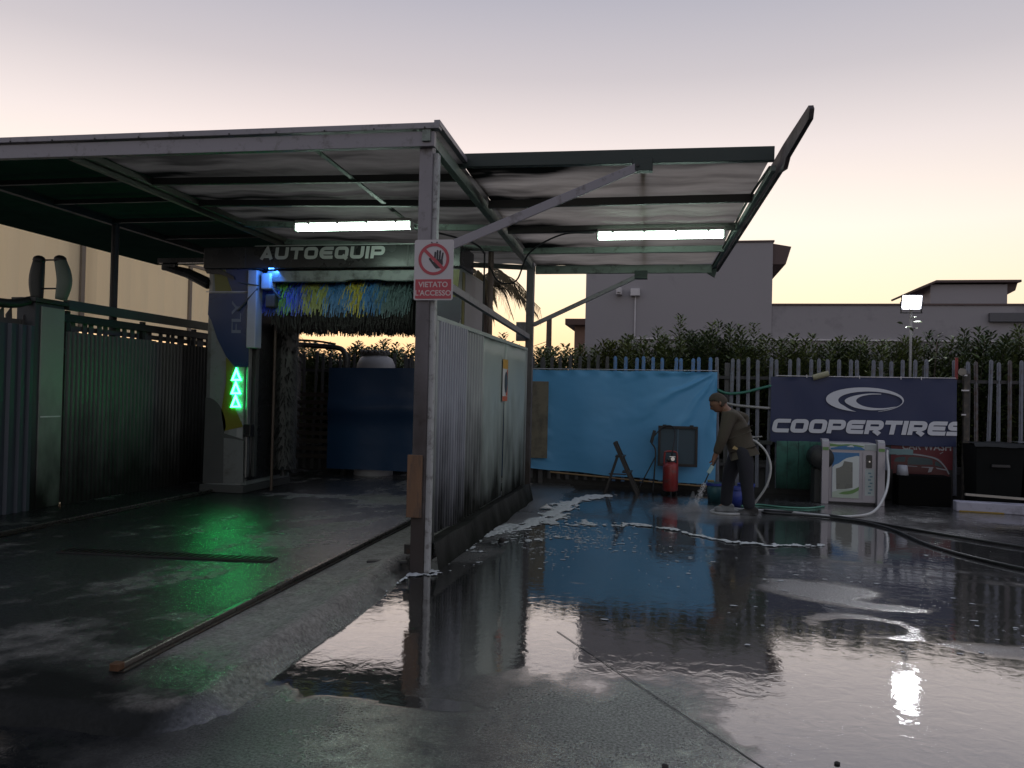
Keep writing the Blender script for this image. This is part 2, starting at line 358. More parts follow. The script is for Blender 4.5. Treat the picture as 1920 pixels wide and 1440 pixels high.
def np_mesh(name, v, f, attrs, mat, smooth=True):
    me = bpy.data.meshes.new(name); me.vertices.add(len(v)); me.vertices.foreach_set('co', v.astype(np.float32).ravel())
    me.loops.add(f.size); me.loops.foreach_set('vertex_index', f.astype(np.int32).ravel()); me.polygons.add(len(f))
    me.polygons.foreach_set('loop_start', (np.arange(len(f))*f.shape[1]).astype(np.int32)); me.polygons.foreach_set('loop_total', np.full(len(f), f.shape[1], np.int32))
    me.polygons.foreach_set('use_smooth', np.full(len(f), smooth)); me.update(calc_edges=True); me.validate()
    for k, a in attrs.items(): me.attributes.new(k, 'FLOAT', 'POINT').data.foreach_set('value', a.astype(np.float32).ravel())
    me.materials.append(mat); o = bpy.data.objects.new(name, me); COL.objects.link(o); return o

def wet_material(name, dry, wetcol, r_rough, r_mirror, refl, grain, grain_keep=.985, gstr=.55):
    """wet concrete: dark soaked concrete with a water film whose smoothness follows the attribute 'film'; grey froth residue by 'froth'"""
    m = bpy.data.materials.new(name); m.use_nodes = True; n, l = m.node_tree.nodes, m.node_tree.links; p = n['Principled BSDF']; out = n['Material Output']
    t = n.new('ShaderNodeTexCoord')
    def noise(sc, det=6, ro=.6, vec=None, dist=0):
        q = n.new('ShaderNodeTexNoise'); q.inputs['Scale'].default_value = sc; q.inputs['Detail'].default_value = det; q.inputs['Roughness'].default_value = ro; q.inputs['Distortion'].default_value = dist
        l.new(vec or t.outputs['Object'], q.inputs['Vector']); return q.outputs['Fac']
    def math_(op, a, b=None, c=None, clamp=False):
        q = n.new('ShaderNodeMath'); q.operation = op; q.use_clamp = clamp
        for i, x in enumerate((a, b, c)):
            if x is None: continue
            if isinstance(x, (int, float)): q.inputs[i].default_value = x
            else: l.new(x, q.inputs[i])
        return q.outputs[0]
    def rng(v, a, b, c, d, smooth=False):
        q = n.new('ShaderNodeMapRange'); q.interpolation_type = 'SMOOTHSTEP' if smooth else 'LINEAR'; l.new(v, q.inputs['Value'])
        for k, x in zip(('From Min','From Max','To Min','To Max'), (a, b, c, d)): q.inputs[k].default_value = x
        return q.outputs[0]
    A = n.new('ShaderNodeAttribute'); A.attribute_name = 'film'; Fm = A.outputs['Fac']
    B = n.new('ShaderNodeAttribute'); B.attribute_name = 'froth'; Fr = B.outputs['Fac']
    fine = noise(9, 8, .68); micro = noise(grain, 5, .7)
    w = math_('ADD', Fm, math_('MULTIPLY', math_('SUBTRACT', fine, .5), .8)); wet = rng(w, .08, .74, 0, 1, True)
    big = noise(.9, 5)
    cA = n.new('ShaderNodeMix'); cA.data_type = 'RGBA'; cA.inputs['A'].default_value = (*[c*.55 for c in dry], 1); cA.inputs['B'].default_value = (*[c*1.5 for c in dry], 1)
    l.new(rng(math_('ADD', math_('ADD', math_('MULTIPLY', big, .3), math_('MULTIPLY', fine, .4)), math_('MULTIPLY', micro, .45)), .46, .69, 0, 1), cA.inputs['Factor'])
    cB = n.new('ShaderNodeMix'); cB.data_type = 'RGBA'; l.new(wet, cB.inputs['Factor']); l.new(cA.outputs['Result'], cB.inputs['A']); cB.inputs['B'].default_value = (*wetcol, 1)
    fr2 = rng(math_('ADD', Fr, math_('MULTIPLY', math_('SUBTRACT', fine, .5), 1.1)), .15, .9, 0, .8, True)
    cC = n.new('ShaderNodeMix'); cC.data_type = 'RGBA'; l.new(fr2, cC.inputs['Factor']); l.new(cB.outputs['Result'], cC.inputs['A']); cC.inputs['B'].default_value = (.17, .175, .18, 1)
    l.new(cC.outputs['Result'], p.inputs['Base Color']); p.inputs['Roughness'].default_value = .6; D = n.new('ShaderNodeAttribute'); D.attribute_name = 'dull'; l.new(math_('MULTIPLY', math_('SUBTRACT', 1, D.outputs['Fac']), .15), p.inputs['Specular IOR Level'])
    # bump: rough grain outside the film, faint slow ripples inside
    h1 = math_('MULTIPLY', micro, math_('SUBTRACT', 1, math_('MULTIPLY', wet, grain_keep)))
    b1 = n.new('ShaderNodeBump'); b1.inputs['Strength'].default_value = gstr; b1.inputs['Distance'].default_value = .008*(1+gstr*gstr); l.new(h1, b1.inputs['Height'])
    b2 = n.new('ShaderNodeBump'); b2.inputs['Strength'].default_value = .055; b2.inputs['Distance'].default_value = .02
    l.new(noise(10, 4, .55, None, .6), b2.inputs['Height']); l.new(b1.outputs[0], b2.inputs['Normal'])
    grit = n.new('ShaderNodeMapRange'); grit.inputs['From Min'].default_value = .66; grit.inputs['From Max'].default_value = .8; l.new(noise(230, 2, .5), grit.inputs['Value'])
    b3 = n.new('ShaderNodeBump'); b3.inputs['Strength'].default_value = .5; b3.inputs['Distance'].default_value = .004; l.new(grit.outputs[0], b3.inputs['Height']); l.new(b2.outputs[0], b3.inputs['Normal']); b2 = b3
    l.new(b2.outputs[0], p.inputs['Normal'])
    rough = math_('ADD', rng(wet, 0, 1, r_rough, r_mirror), math_('MULTIPLY', fr2, .12))
    rough = math_('ADD', rough, math_('MULTIPLY', math_('SUBTRACT', big, .5), math_('MULTIPLY', math_('SUBTRACT', 1, wet), .25)), None, True)
    g = n.new('ShaderNodeBsdfGlossy'); g.inputs['Color'].default_value = (1, 1, 1, 1); l.new(rough, g.inputs['Roughness']); l.new(b2.outputs[0], g.inputs['Normal'])
    fz = n.new('ShaderNodeFresnel'); fz.inputs['IOR'].default_value = 1.9; l.new(b2.outputs[0], fz.inputs['Normal'])
    fac = math_('MULTIPLY', math_('POWER', fz.outputs[0], .75), math_('MULTIPLY', rng(wet, 0, 1, refl[0], refl[1]), math_('SUBTRACT', 1, math_('MULTIPLY', fr2, .35))), None, True)
    D = n.new('ShaderNodeAttribute'); D.attribute_name = 'dull'; fac = math_('MULTIPLY', fac, math_('SUBTRACT', 1, D.outputs['Fac']))
    gm = rng(micro, .36, .66, .25, 1.7); ga = math_('MULTIPLY', math_('SUBTRACT', 1, math_('MULTIPLY', wet, grain_keep)), .9, None, True)
    fac = math_('MULTIPLY', fac, math_('ADD', math_('SUBTRACT', 1, ga), math_('MULTIPLY', ga, gm)), None, True)
    mxs = n.new('ShaderNodeMixShader'); l.new(fac, mxs.inputs[0]); l.new(p.outputs[0], mxs.inputs[1]); l.new(g.outputs[0], mxs.inputs[2]); l.new(mxs.outputs[0], out.inputs[0])
    return m
ground_mat = wet_material('wet_concrete', (.06, .06, .058), (.007, .008, .009), .30, .03, (.75, 1.3), 75, .985, .36)
slab_mat = wet_material('oily_bay_concrete', (.21, .20, .182), (.014, .015, .014), .40, .19, (.08, .95), 42, .45, .7)
gobj = structure(np_mesh('ground', vv, ff, {'film': film, 'froth': froth, 'dull': .8*sstep(-.9, -2.1, GX+(fbm(GX*2,GY*2,33,3)-.5)*.8)*sstep(3.9, 3.1, GY)}, ground_mat)); gobj['label'] = 'wet concrete yard with standing water'

# ------------------------------------------------------------------- raised bay floor with a rounded nose
sx = np.concatenate([np.array([-16,-12,-9.5]), np.arange(-8, -1.75, .05)]); sy = np.concatenate([np.arange(2.7, 6.8, .04), np.arange(6.8, 13.3, .08)])
SX, SY = np.meshgrid(sx, sy)
edge_x = -1.99 - .025*(SY-4) + (fbm(SY*2.2, SY*0+3, 41, 3)-.5)*.05
edge_y = 3.06 + (fbm(SX*1.5, SX*0+7, 43, 3)-.5)*.14 - .05*np.clip(-2.6-SX, 0, 2)
rc = .42
dx = edge_x - SX; dy = SY - edge_y
d = np.where((dx < rc) & (dy < rc), rc - np.hypot(rc-dx, rc-dy), np.minimum(dx, dy))
SZ = .085*sstep(-.02, .13, d) - .04*(d < -.03) + (fbm(SX*2, SY*2, 45, 4)-.5)*.012
SZ = SZ + .034*np.exp(-((d-.16)/.09)**2)*sstep(3.5, 4.2, SY) + (fbm(SX*7, SY*7, 47, 3)-.5)*.014*sstep(.5, .1, d)
SZ = SZ - .05*np.exp(-((SY-3.02-(fbm(SX*2.5, SX*0+1, 48, 4)-.5)*.16)/.022)**2)*(SX < -2.05)      # crack along the front of the slab
s_f = fbm(SX*1.4, SY*1.0, 51, 5); s_g = fbm(SX*6, SY*4, 53, 4)
s_film = .78 + (s_f-.5)*1.1 + (s_g-.5)*.7 - .55*sstep(-2.85, -2.55, SX)*sstep(3.4, 4.4, SY) - .35*sstep(5.8, 7.4, SY)*sstep(-4.8, -3.6, SX) + .5*sstep(.12, .02, d)*(SX > -2.5)  # film thinned at kerb and right rear: reflected light painted as paler floor
s_film = np.clip(s_film, 0, 1)
s_film = np.clip(s_film + .8*sstep(1.2,.6,ell(-3.9,7.6,.16,1.7,SX,SY,-.55)), 0, 1)
iy, ix = SX.shape; ii = np.arange(iy*ix).reshape(iy, ix)
sf = np.stack([ii[:-1,:-1].ravel(), ii[:-1,1:].ravel(), ii[1:,1:].ravel(), ii[1:,:-1].ravel()], 1)
slab = structure(np_mesh('bay_floor', np.stack([SX.ravel(), SY.ravel(), SZ.ravel()], 1), sf, {'film': s_film, 'froth': SX*0, 'dull': np.clip(.95*sstep(3.55, 3.25, SY)*sstep(-1.95, -2.2, SX) + .6*sstep(5.2, 3.4, SY)*sstep(-2.3, -3.0, SX) + .6*sstep(-4.4, -5.8, SX), 0, .95)}, slab_mat)); slab['label'] = 'dark wet concrete floor of the wash bay with rounded edge'

b = MB(); b.bar((-.66, 5.05, .003), (.42, 3.40, .003), .004, .002); structure(b.build('expansion_joint', M('joint_black', (.08,.08,.08), .8)))['label'] = 'thin dark joint running across the wet concrete'
steel_dark = M('dark_oily_steel', (.03, .03, .028), .38, .6, .4, 12, .2, 60, dirt=((.05, .025, .012), .5, 20))
rubber = M('black_rubber', (.012, .012, .013), .5, 0, .3, 8, .2, 60)
# gantry rails on the bay floor
def rail(x0, x1, y0, y1, label):
    r = thing('gantry_rail', label, 'rail', (x0, y0, .085), 'floor rails of the wash gantry')
    b = MB(); b.bar((x0, y0, .092), (x1, y1, .092), .085, .012); b.build('base_plate', steel_dark, r, .003)
    b = MB(); b.bar((x0, y0+.02, .112), (x1, y1, .112), .035, .03); b.build('rail_head', M('worn_rail', (.16,.15,.14), .28, .9, .3, 10, .1), r, .004)
    b = MB(); b.box(x0-.025, x0+.025, y0-.02, y0+.03, .098, .135); b.build('end_stop', M('rusty_stop', (.10,.05,.025), .6, .4, .4, 20, .2), r, .004)
    return r
rail(-2.64, -2.77, 3.5, 12.6, 'long steel gantry rail between the green glow and the kerb edge')
rail(-6.02, -6.05, 5.2, 12.6, 'steel gantry rail in the dark beside the corrugated side fence')
# drain channel across the bay
dr = thing('drain_channel', 'black slotted drain channel crossing the bay floor under the green glow', 'drain', (-4.1, 6.0, .085))
b = MB(); b.bar((-5.02, 5.93, .09), (-3.16, 6.1, .09), .17, .012); b.build('channel', M('drain_black', (.008,.008,.008), .6, .2), dr, .003)
for k in range(30):
    u = (k+.5)/30; x, y = -5.0+1.82*u, 5.932+.166*u
    b = MB(); b.bar((x, y-.07, .099), (x+.005, y+.07, .099), .018, .007); b.build('grate_bar', steel_dark, dr)
b = MB(); b.bar((-2.42, 6.28, .09), (-2.1, 6.36, .09), .07, .02); tag(b.build('cable_cover', rubber, None, .005), 'short black rubber strip on the kerb beside the front post', 'cable cover')

# =================================================================== FAR BUILDINGS
clad = SHEET('cream_sheeting', (.95, .82, .60), .72, (1.0, .84, .54), .08, .7, (1, 1, .25))
cw = thing('clad_hall', 'tall cream clad hall glowing in the sunset beyond the left fence', 'building', (-13, 17, 0))
ys = [9.4, 11.55, 15.66, 19.76, 22.3]; zs = [2.78, 4.86, 5.72]
for i in range(len(ys)-1):
    for j in range(len(zs)-1):
        b = MB(); b.grid(lambda u, v, i=i, j=j: (-13+.02*math.sin(u*40), ys[i]+.03+(ys[i+1]-ys[i]-.06)*u, zs[j]+.03+(zs[j+1]-zs[j]-.06)*v), 24, 3)
        b.build('cladding_panel', clad, cw)
seamm = M('seam_strip', (.20, .165, .13), .7, 0, .2)
for y in ys[1:-1]:
    b = MB(); b.box(-12.99, -12.93, y-.06, y+.06, 2.7, 5.72); b.build('vertical_seam', seamm, cw)
b = MB(); b.box(-12.985, -12.92, ys[0], ys[-1], 4.82, 4.9); b.build('horizontal_seam', seamm, cw)
for y in (10, 15.66, 22.2):
    b = MB(); b.box(-13.4, -13.1, y-.12, y+.12, 0, 5.7); b.build('column', M('hall_column', (.12,.11,.1), .7), cw)
grey = M('grey_render', (.33, .315, .33), .85, 0, .07, .8, .15, 30, dirt=((.24, .23, .24), .1, .8))
grey2 = M('grey_render_low', (.32, .305, .32), .85, 0, .10, .7, .15, 30, dirt=((.17, .16, .17), .25, .7))
eave = M('brown_eave', (.12, .085, .08), .8, 0, .2)
pipe_m = M('pale_conduit', (.62, .60, .62), .5)
gb = thing('grey_building', 'tall plain grey rendered building with a brown box eave', 'building', (.2, 20, 0))
b = MB(); b.box(-2.07, 2.43, 20, 27, 0, 5.33); b.build('wall', grey, gb)
b = MB(); b.box(-2.10, 2.46, 19.97, 27.03, 5.33, 5.37); b.build('parapet_cap', eave, gb)
b = MB(); b.prism([(2.433, 5.30), (2.86, 5.22), (2.74, 4.8), (2.433, 4.8)], 20.05, 26.9); b.build('side_eave', eave, gb)
b = MB(); b.box(-.845, -.815, 19.95, 19.995, 2.98, 4.02); b.build('conduit', pipe_m, gb)
b = MB(); b.box(-.82, 2.43, 19.95, 19.995, 2.955, 2.985); b.build('conduit', pipe_m, gb)
b = MB(); b.box(-.95, -.72, 19.86, 19.999, 4.02, 4.2); b.build('junction_box', pipe_m, gb, .01)
b = MB(); b.box(-1.30, -1.16, 19.75, 19.999, 4.04, 4.2); b.lathe([(.05, 0), (.06, .12)], (-1.23, 19.72, 4.08), 10); b.build('camera_unit', pipe_m, gb, .01)
b = MB(); b.box(-.865, -.845, 19.97, 19.999, 4.75, 5.0); b.build('wire', M('black_wire', (.03,.03,.03)), gb)
lw = thing('low_building', 'long low grey building wall behind the hedge with a pale pipe along it', 'building', (7, 20, 0))
b = MB(); b.box(2.434, 16, 20.02, 26, 0, 3.80); b.build('wall', grey2, lw)
b = MB(); b.box(2.436, 16, 19.99, 26, 3.80, 3.84); b.build('parapet_cap', eave, lw)
b = MB(); b.box(2.44, 16, 19.95, 20.015, 2.955, 2.985); b.build('conduit', pipe_m, lw)
b = MB(); b.box(7.2, 8.3, 19.9, 20.015, 3.42, 3.62); b.build('cable_tray', M('tray_dark', (.10,.10,.11)), lw)
rb = thing('rooftop_room', 'small grey rooftop room with a thin flat roof above the low wall', 'building', (7.8, 23, 3.8))
b = MB(); b.box(6.85, 8.72, 23, 25.5, 3.4, 4.70); b.build('wall', grey, rb)
b = MB(); b.prism([(6.55, 4.62), (6.95, 4.80), (9.0, 4.80), (9.0, 4.74), (6.95, 4.74), (6.58, 4.57)], 22.85, 25.7); b.build('roof', eave, rb)
b = MB(); b.prism([(8.722, 4.74), (9.0, 4.74), (8.95, 4.55), (8.722, 4.42)], 23.1, 25.4); b.build('bracket', eave, rb)
b = MB(); b.tube([(9.05, 22.7, 3.5), (9.05, 22.7, 5.2)], .04, 8); tag(b.build('roof_mast', M('mast_steel', (.12,.11,.12), .5, .5)), 'thin dark mast beside the rooftop room at the picture edge', 'mast')
# little brown house and utility pole far behind
hs = thing('far_house', 'far brown house with a flat eave behind the hedge', 'house', (-5.0, 33, 0))
p0 = onY(1062, 599, 33); p1 = onY(1100, 640, 33)
b = MB(); b.box(p0.x+.35, p0.x+5, 33, 38, 0, p0.z-.25); b.build('wall', M('brown_wall', (.20,.12,.09), .8), hs)
b = MB(); b.box(p0.x, p0.x+5.2, 32.6, 38.3, p0.z-.25, p0.z); b.build('roof', M('brown_roof', (.10,.06,.05), .8), hs)
q = onY(1030, 595, 30)
up = thing('utility_pole', 'wooden utility pole far behind the hedge between post and house', 'pole', (q.x, 30, 0))
b = MB(); b.tube([(q.x, 30, 0), (q.x, 30, q.z)], [.13, .10], 10); b.build('shaft', M('pole_wood', (.10,.075,.06), .9), up)
b = MB(); b.tube(spline([(q.x, 30, q.z-.9), (q.x-2.2, 31, q.z-1.5), (q.x-5, 33, q.z-1.6)], 5), .012, 4); b.tube(spline([(q.x, 30, q.z-.95), (q.x-1.4, 31, q.z-1.75), (q.x-3, 33, q.z-2.1)], 5), .012, 4); b.build('wire', rubber, up)
# low grey shed seen through the far left fence
b = MB(); b.box(-13.6, -7.6, 22.5, 25, 0, 2.42); tag(b.build('grey_shed', M('shed_grey', (.26,.27,.31), .8)), 'low grey shed seen through the bars left of the wash gantry', 'shed')

# =================================================================== PALISADE FENCES
def pale_mesh(h, w, name):
    """one W-section pale with a rounded head"""
    b = MB(); hw = w/2
    out = [(-hw, 0), (hw, 0), (hw, h-hw*1.1), (hw*.62, h-hw*.3), (0, h), (-hw*.62, h-hw*.3), (-hw, h-hw*1.1)]
    b.prism(out, -.006, .006); b.box(-hw*.28, hw*.28, -.016, -.0065, .01, h-hw*1.3)
    me = bpy.data.meshes.new(name); me.from_pydata(b.v, [], b.f); me.update(); return me
def pale(mesh, mat, parent, x, y, z, rz=0, sc=1):
    o = bpy.data.objects.new('picket', mesh); COL.objects.link(o); o.parent = parent; off = base_of(parent)
    o.location = (x-off.x, y-off.y, z-off.z); o.rotation_euler = (R(random.uniform(-.9,.9)), R(random.gauss(0,.75)), rz); o.scale = (1, 1, sc)
    o.material_slots[0].link = 'OBJECT' if o.material_slots else 'DATA'
    if o.material_slots: o.material_slots[0].material = mat
    return o
f_grey = M('galvanised_grey', (.17, .185, .225), .55, .2, .2, 9, .1, 40, dirt=((.12, .10, .09), .3, 14))
f_blue = M('pale_blue_paint', (.10, .23, .46), .5, 0, .2, 9, .1, 40, dirt=((.2, .22, .26), .3, 20))
f_rust = M('stained_grey', (.14, .145, .165), .65, .1, .3, 9, .1, 40, dirt=((.09, .06, .045), .8, 10))
f_dark = M('weathered_pale', (.10, .10, .10), .7, .1, .3, 9, .1, 40)
pm = pale_mesh(2.08, .056, 'picket'); pm.materials.append(f_grey)
pf = thing('palisade_fence', 'long grey and blue palisade fence along the back of the yard', 'fence', (0, 13.35, 0))
x = -7.0; k = 0
while x < 7.2:
    skip = 4.02 < x < 4.30
    if not skip:
        mat = f_blue if -.86 < x < .80 else (f_dark if x < -.86 else f_grey)
        pale(pm, f_rust if mat is f_grey and random.random() < .16 else mat, pf, x + random.uniform(-.008, .008), 13.35, .1, 0, 1 + random.uniform(-.012, .010))
    x += .1535; k += 1
for z in (.45, 1.86):
    b = MB(); b.box(-7.1, 7.3, 13.365, 13.40, z-.025, z+.025); b.build('rail', M('fence_rail', (.03,.03,.032), .6), pf)
for xx in (-6.9, -4.5, -2.1, .95, 3.95, 4.55, 7.2):
    b = MB(); b.box(xx-.04, xx+.04, 13.41, 13.47, 0, 2.1); b.build('post', M('fence_post', (.09,.09,.09), .6), pf, .004)
b = MB(); b.box(-7.6, 9, 13.48, 13.62, 0, .52); tag(b.build('gap_wall', M('gap_wall_dark', (.06,.06,.058), .85, 0, .3, 3, .3)), 'added low dark wall closing the bright gap under the tarp and palisade fence', 'wall')  # wall added to block the bright ground showing under the tarp
# side fence behind the corrugated sheets
sp = thing('side_palisade', 'dark pointed palisade behind the corrugated sheets left of the bay', 'fence', (-7.12, 10, 0))
pm2b = MB(); pm2b.prism([(-.04, 0), (.04, 0), (.04, 2.10), (.035, 2.25), (-.04, 2.16)], -.006, .006)
pm2 = bpy.data.meshes.new('picket'); pm2.from_pydata(pm2b.v, [], pm2b.f); pm2.materials.append(f_dark)
y = 6.2
while y < 13.3: pale(pm2, f_dark, sp, -7.12, y, .1, R(90)); y += .152
for z in (.5, 1.75, 2.19):
    b = MB(); b.box(-7.18, -7.13, 6, 13.3, z-.03, z+.03); b.build('rail', f_dark, sp)

# =================================================================== VEGETATION
def LEAF(name, c1, c2, rough=.35):
    m = bpy.data.materials.new(name); m.use_nodes = True; n, l = m.node_tree.nodes, m.node_tree.links; p = n['Principled BSDF']
    g = n.new('ShaderNodeNewGeometry'); r_ = n.new('ShaderNodeValToRGB'); e = r_.color_ramp.elements; e[0].color = (*c1, 1); e[1].color = (*c2, 1)
    l.new(g.outputs['Random Per Island'], r_.inputs[0]); l.new(r_.outputs[0], p.inputs['Base Color']); p.inputs['Roughness'].default_value = rough
    return m
leaf_m = LEAF('laurel_leaf', (.055, .08, .028), (.175, .21, .075)); leaf_o = LEAF('dark_laurel_leaf', (.026, .044, .018), (.10, .135, .05)); leaf_y = LEAF('yellow_laurel_leaf', (.05, .07, .015), (.17, .18, .04)); twig = M('twig', (.045, .035, .025), .8)
def leaf(b, p, d, L, W, roll=None):
    d = d.normalized(); up = Vector((random.uniform(-.5,.5), random.uniform(-.5,.5), 1)); s = d.cross(up).normalized(); nn = s.cross(d)
    m1 = p + d*L*.35 - nn*L*.03; m2 = p + d*L*.7 + nn*L*.0; tip = p + d*L - nn*L*.10
    b.add([p, m1+s*W*.5+nn*W*.15, m2+s*W*.42+nn*W*.12, tip, m2-s*W*.42+nn*W*.12, m1-s*W*.5+nn*W*.15, m1, m2], [(0,6,1),(1,6,7,2),(2,7,3),(3,7,4),(4,7,6,5),(5,6,0)])
def shrub_mesh(seed, h, w, dpt, shoots, dens=1.0):
    rn = random.Random(seed); st = random.getstate(); random.seed(seed)
    cr, tk = MB(), MB()
    for s in range(shoots):
        a = rn.uniform(0, 6.28); r = math.sqrt(rn.random()); bx, by = math.cos(a)*r*w*.30, math.sin(a)*r*dpt*.30
        top = Vector((math.cos(a)*r*w*.52+rn.uniform(-.06,.06), math.sin(a)*r*dpt*.5, h*(1-.20*r*rn.uniform(.3,1.4))*(rn.uniform(.80,.97) if s else 1)))
        base = Vector((bx*.4, by*.4, 0)); mid = Vector((bx*1.3, by*1.3, top.z*.55))
        path = spline([base, mid, top], 10); tk.tube(path, [max(.004, .016*(1-i/len(path))) for i in range(len(path))], 5)
        n = int(top.z/.0085*dens)
        for i in range(n):
            u = .10+.90*(i+rn.random()*.6)/n; f = u*(len(path)-1); j = min(int(f), len(path)-2); p = path[j].lerp(path[j+1], f-j)
            ang = i*2.4 + s; el = .25+.75*u + rn.uniform(-.25,.2); spread = .12+.95*(1-u)**.6
            off = Vector((math.cos(ang), math.sin(ang), 0))*spread*rn.random()*.34
            L = rn.uniform(.075, .125)*(1.15-.35*u)
            leaf(cr, p+off, Vector((math.cos(ang), math.sin(ang), el*1.1-.25)), L, L*.36)
    random.setstate(st)
    return cr, tk
protos = []
for i, (h, w, sh) in enumerate([(2.85, 1.3, 34), (2.6, 1.4, 38), (3.0, 1.15, 30), (2.5, 1.4, 36)]):
    cr, tk = shrub_mesh(100+i, h, w, 1.0, sh, 1.15)
    mc = bpy.data.meshes.new('crown'); mc.from_pydata(cr.v, [], cr.f); mc.materials.append(leaf_m)
    mt = bpy.data.meshes.new('stem'); mt.from_pydata(tk.v, [], tk.f); mt.materials.append(twig); protos.append((h, mc, mt))
spots = [(-7.5,2.4,2,'laurel shrub left of the wash brush gap, mostly behind the column'), (-6.15,2.28,0,'thin laurel shrub over the dark rounded tube frame'), (-5.25,2.36,2,'laurel shrub right behind the pale round water tank'), (-6.6,2.35,1,'dark laurel shrub at the far left end of the hedge, behind the gantry column'), (-5.7,2.3,3,'sparse laurel shrub showing below the wash brush, nearest its left end'), (-4.75,2.35,1,'leafy laurel shrub showing below the middle of the wash brush'), (-3.9,2.5,0,'thick laurel shrub under the right end of the wash brush'),
    (-3.1,2.62,2,'laurel shrub behind the front post and the sign'), (-2.45,2.5,3,'laurel shrub against the glow just left of the back post'), (-1.75,2.5,1,'low laurel shrub just right of the back post'), (-1.05,2.62,3,'yellowish laurel shrub above the left half of the blue tarp'), (-.4,2.68,1,'bushy laurel shrub above the middle of the blue tarp'),
    (.2,2.98,2,'tallest pointed laurel above the right half of the blue tarp'), (.82,2.98,0,'tall laurel shrub above the right end of the blue tarp'), (1.55,2.85,2,'narrow pointed laurel left of the navy banner'), (2.15,2.72,1,'laurel shrub above the left end of the navy banner'), (2.75,2.62,3,'low laurel shrub above the middle of the navy banner'),
    (3.3,2.78,0,'laurel shrub just left of the floodlight pole'), (4.35,2.75,3,'laurel shrub right of the floodlight pole'), (4.95,2.9,1,'large laurel shrub above the dark bins'), (5.7,3.0,0,'laurel shrub at the far right end of the hedge')]
for i, (x, h, v, lab) in enumerate(spots):
    y = 14.42 + random.uniform(-.12, .12)
    t = thing('laurel_shrub', lab, 'shrub', (x, y, 0), 'laurel shrubs of the hedge behind the fence'); t.rotation_euler = (0, 0, i*2.1); k = (h+(.30 if x < -3.5 else .17))/protos[v][0]; t.scale = (1.2, 1.15, k)
    for nm, me in (('crown', protos[v][1]), ('stem', protos[v][2])):
        o = bpy.data.objects.new(nm, me); COL.objects.link(o); o.parent = t
        if nm == 'crown' and i % 3 == 1 and 'yellowish' not in lab: o.material_slots[0].link = 'OBJECT'; o.material_slots[0].material = leaf_o
        if nm == 'crown' and 'yellowish' in lab: o.material_slots[0].link = 'OBJECT'; o.material_slots[0].material = leaf_y
# sprig of bright leaves by the floodlight
t = thing('sapling', 'young sapling with shiny lit leaves beside the floodlight pole', 'sapling', (4.05, 13.75, 0))
b = MB(); tk = MB(); path = spline([(4.05,13.75,0), (4.12,13.74,1.2), (4.2,13.72,2.5)], 8); tk.tube(path, .012, 5); tk.build('stem', twig, t)
for i in range(34):
    p = path[-1-(i % 9)] + Vector((random.uniform(-.14,.2), random.uniform(-.12,.1), random.uniform(-.1,.1))); leaf(b, p, Vector((random.uniform(-1,1), random.uniform(-1,.4), random.uniform(-.2,.8))), .13, .05)
for i in range(7):
    leaf(b, Vector((3.78+random.uniform(-.08,.1), 13.8, 2.62+i*.04)), Vector((random.uniform(-1,1), -.5, random.uniform(-.3,.8))), .14, .05)
b.build('foliage', LEAF('shiny_leaf', (.09,.12,.06), (.20,.24,.14), .3), t)
# palm beyond the gantry
pt = thing('palm_tree', 'drooping palm tree silhouetted between the gantry and the back post', 'palm tree', (-4.35, 18.2, 0))
b = MB(); b.tube([(-4.35,18.2,0), (-4.32,18.2,2), (-4.35,18.2,4.1)], [.2,.15,.14], 10); b.build('trunk', M('palm_trunk', (.06,.045,.035), .9, 0, .4, 8, .6, 20), pt)
palm_leaf = LEAF('palm_leaflet', (.05,.04,.015), (.11,.08,.025), .5)
for i in range(22):
    a = i*2.4; el = .15 + 1.1*((i*7) % 22)/22; L = random.uniform(1.15, 1.6); c = Vector((-4.35, 18.2, 4.12)); dr_ = Vector((math.cos(a), math.sin(a), 0))
    pts = [c + dr_*L*u + Vector((0,0, L*(el*u - (.35+el*.75)*u*u*1.25))) for u in [k/9 for k in range(10)]]
    b = MB(); b.tube(pts, [.018*(1-k/12) for k in range(10)], 4)
    for k in range(60):
        u = .08+.92*k/60; f = u*9; j = min(int(f), 8); p = pts[j].lerp(pts[j+1], f-j); tg = (pts[j+1]-pts[j]).normalized(); sd = tg.cross(Vector((0,0,1))).normalized()*(1 if k % 2 else -1)
        dd = (sd*.55 + tg*.45 + Vector((0,0,-.55-.5*u+random.uniform(-.2,.2)))).normalized(); ll = random.uniform(.3,.5)*(1.1-.5*u); w_ = .011; s2 = dd.cross(tg).normalized()
        b.add([p+s2*w_, p-s2*w_, p+dd*ll*.6-s2*w_*.8+Vector((0,0,-.01)), p+dd*ll*.6+s2*w_*.8+Vector((0,0,-.01)), p+dd*ll+Vector((0,0,-.06))], [(0,1,2,3),(3,2,4)])
    b.build('frond', palm_leaf, pt)

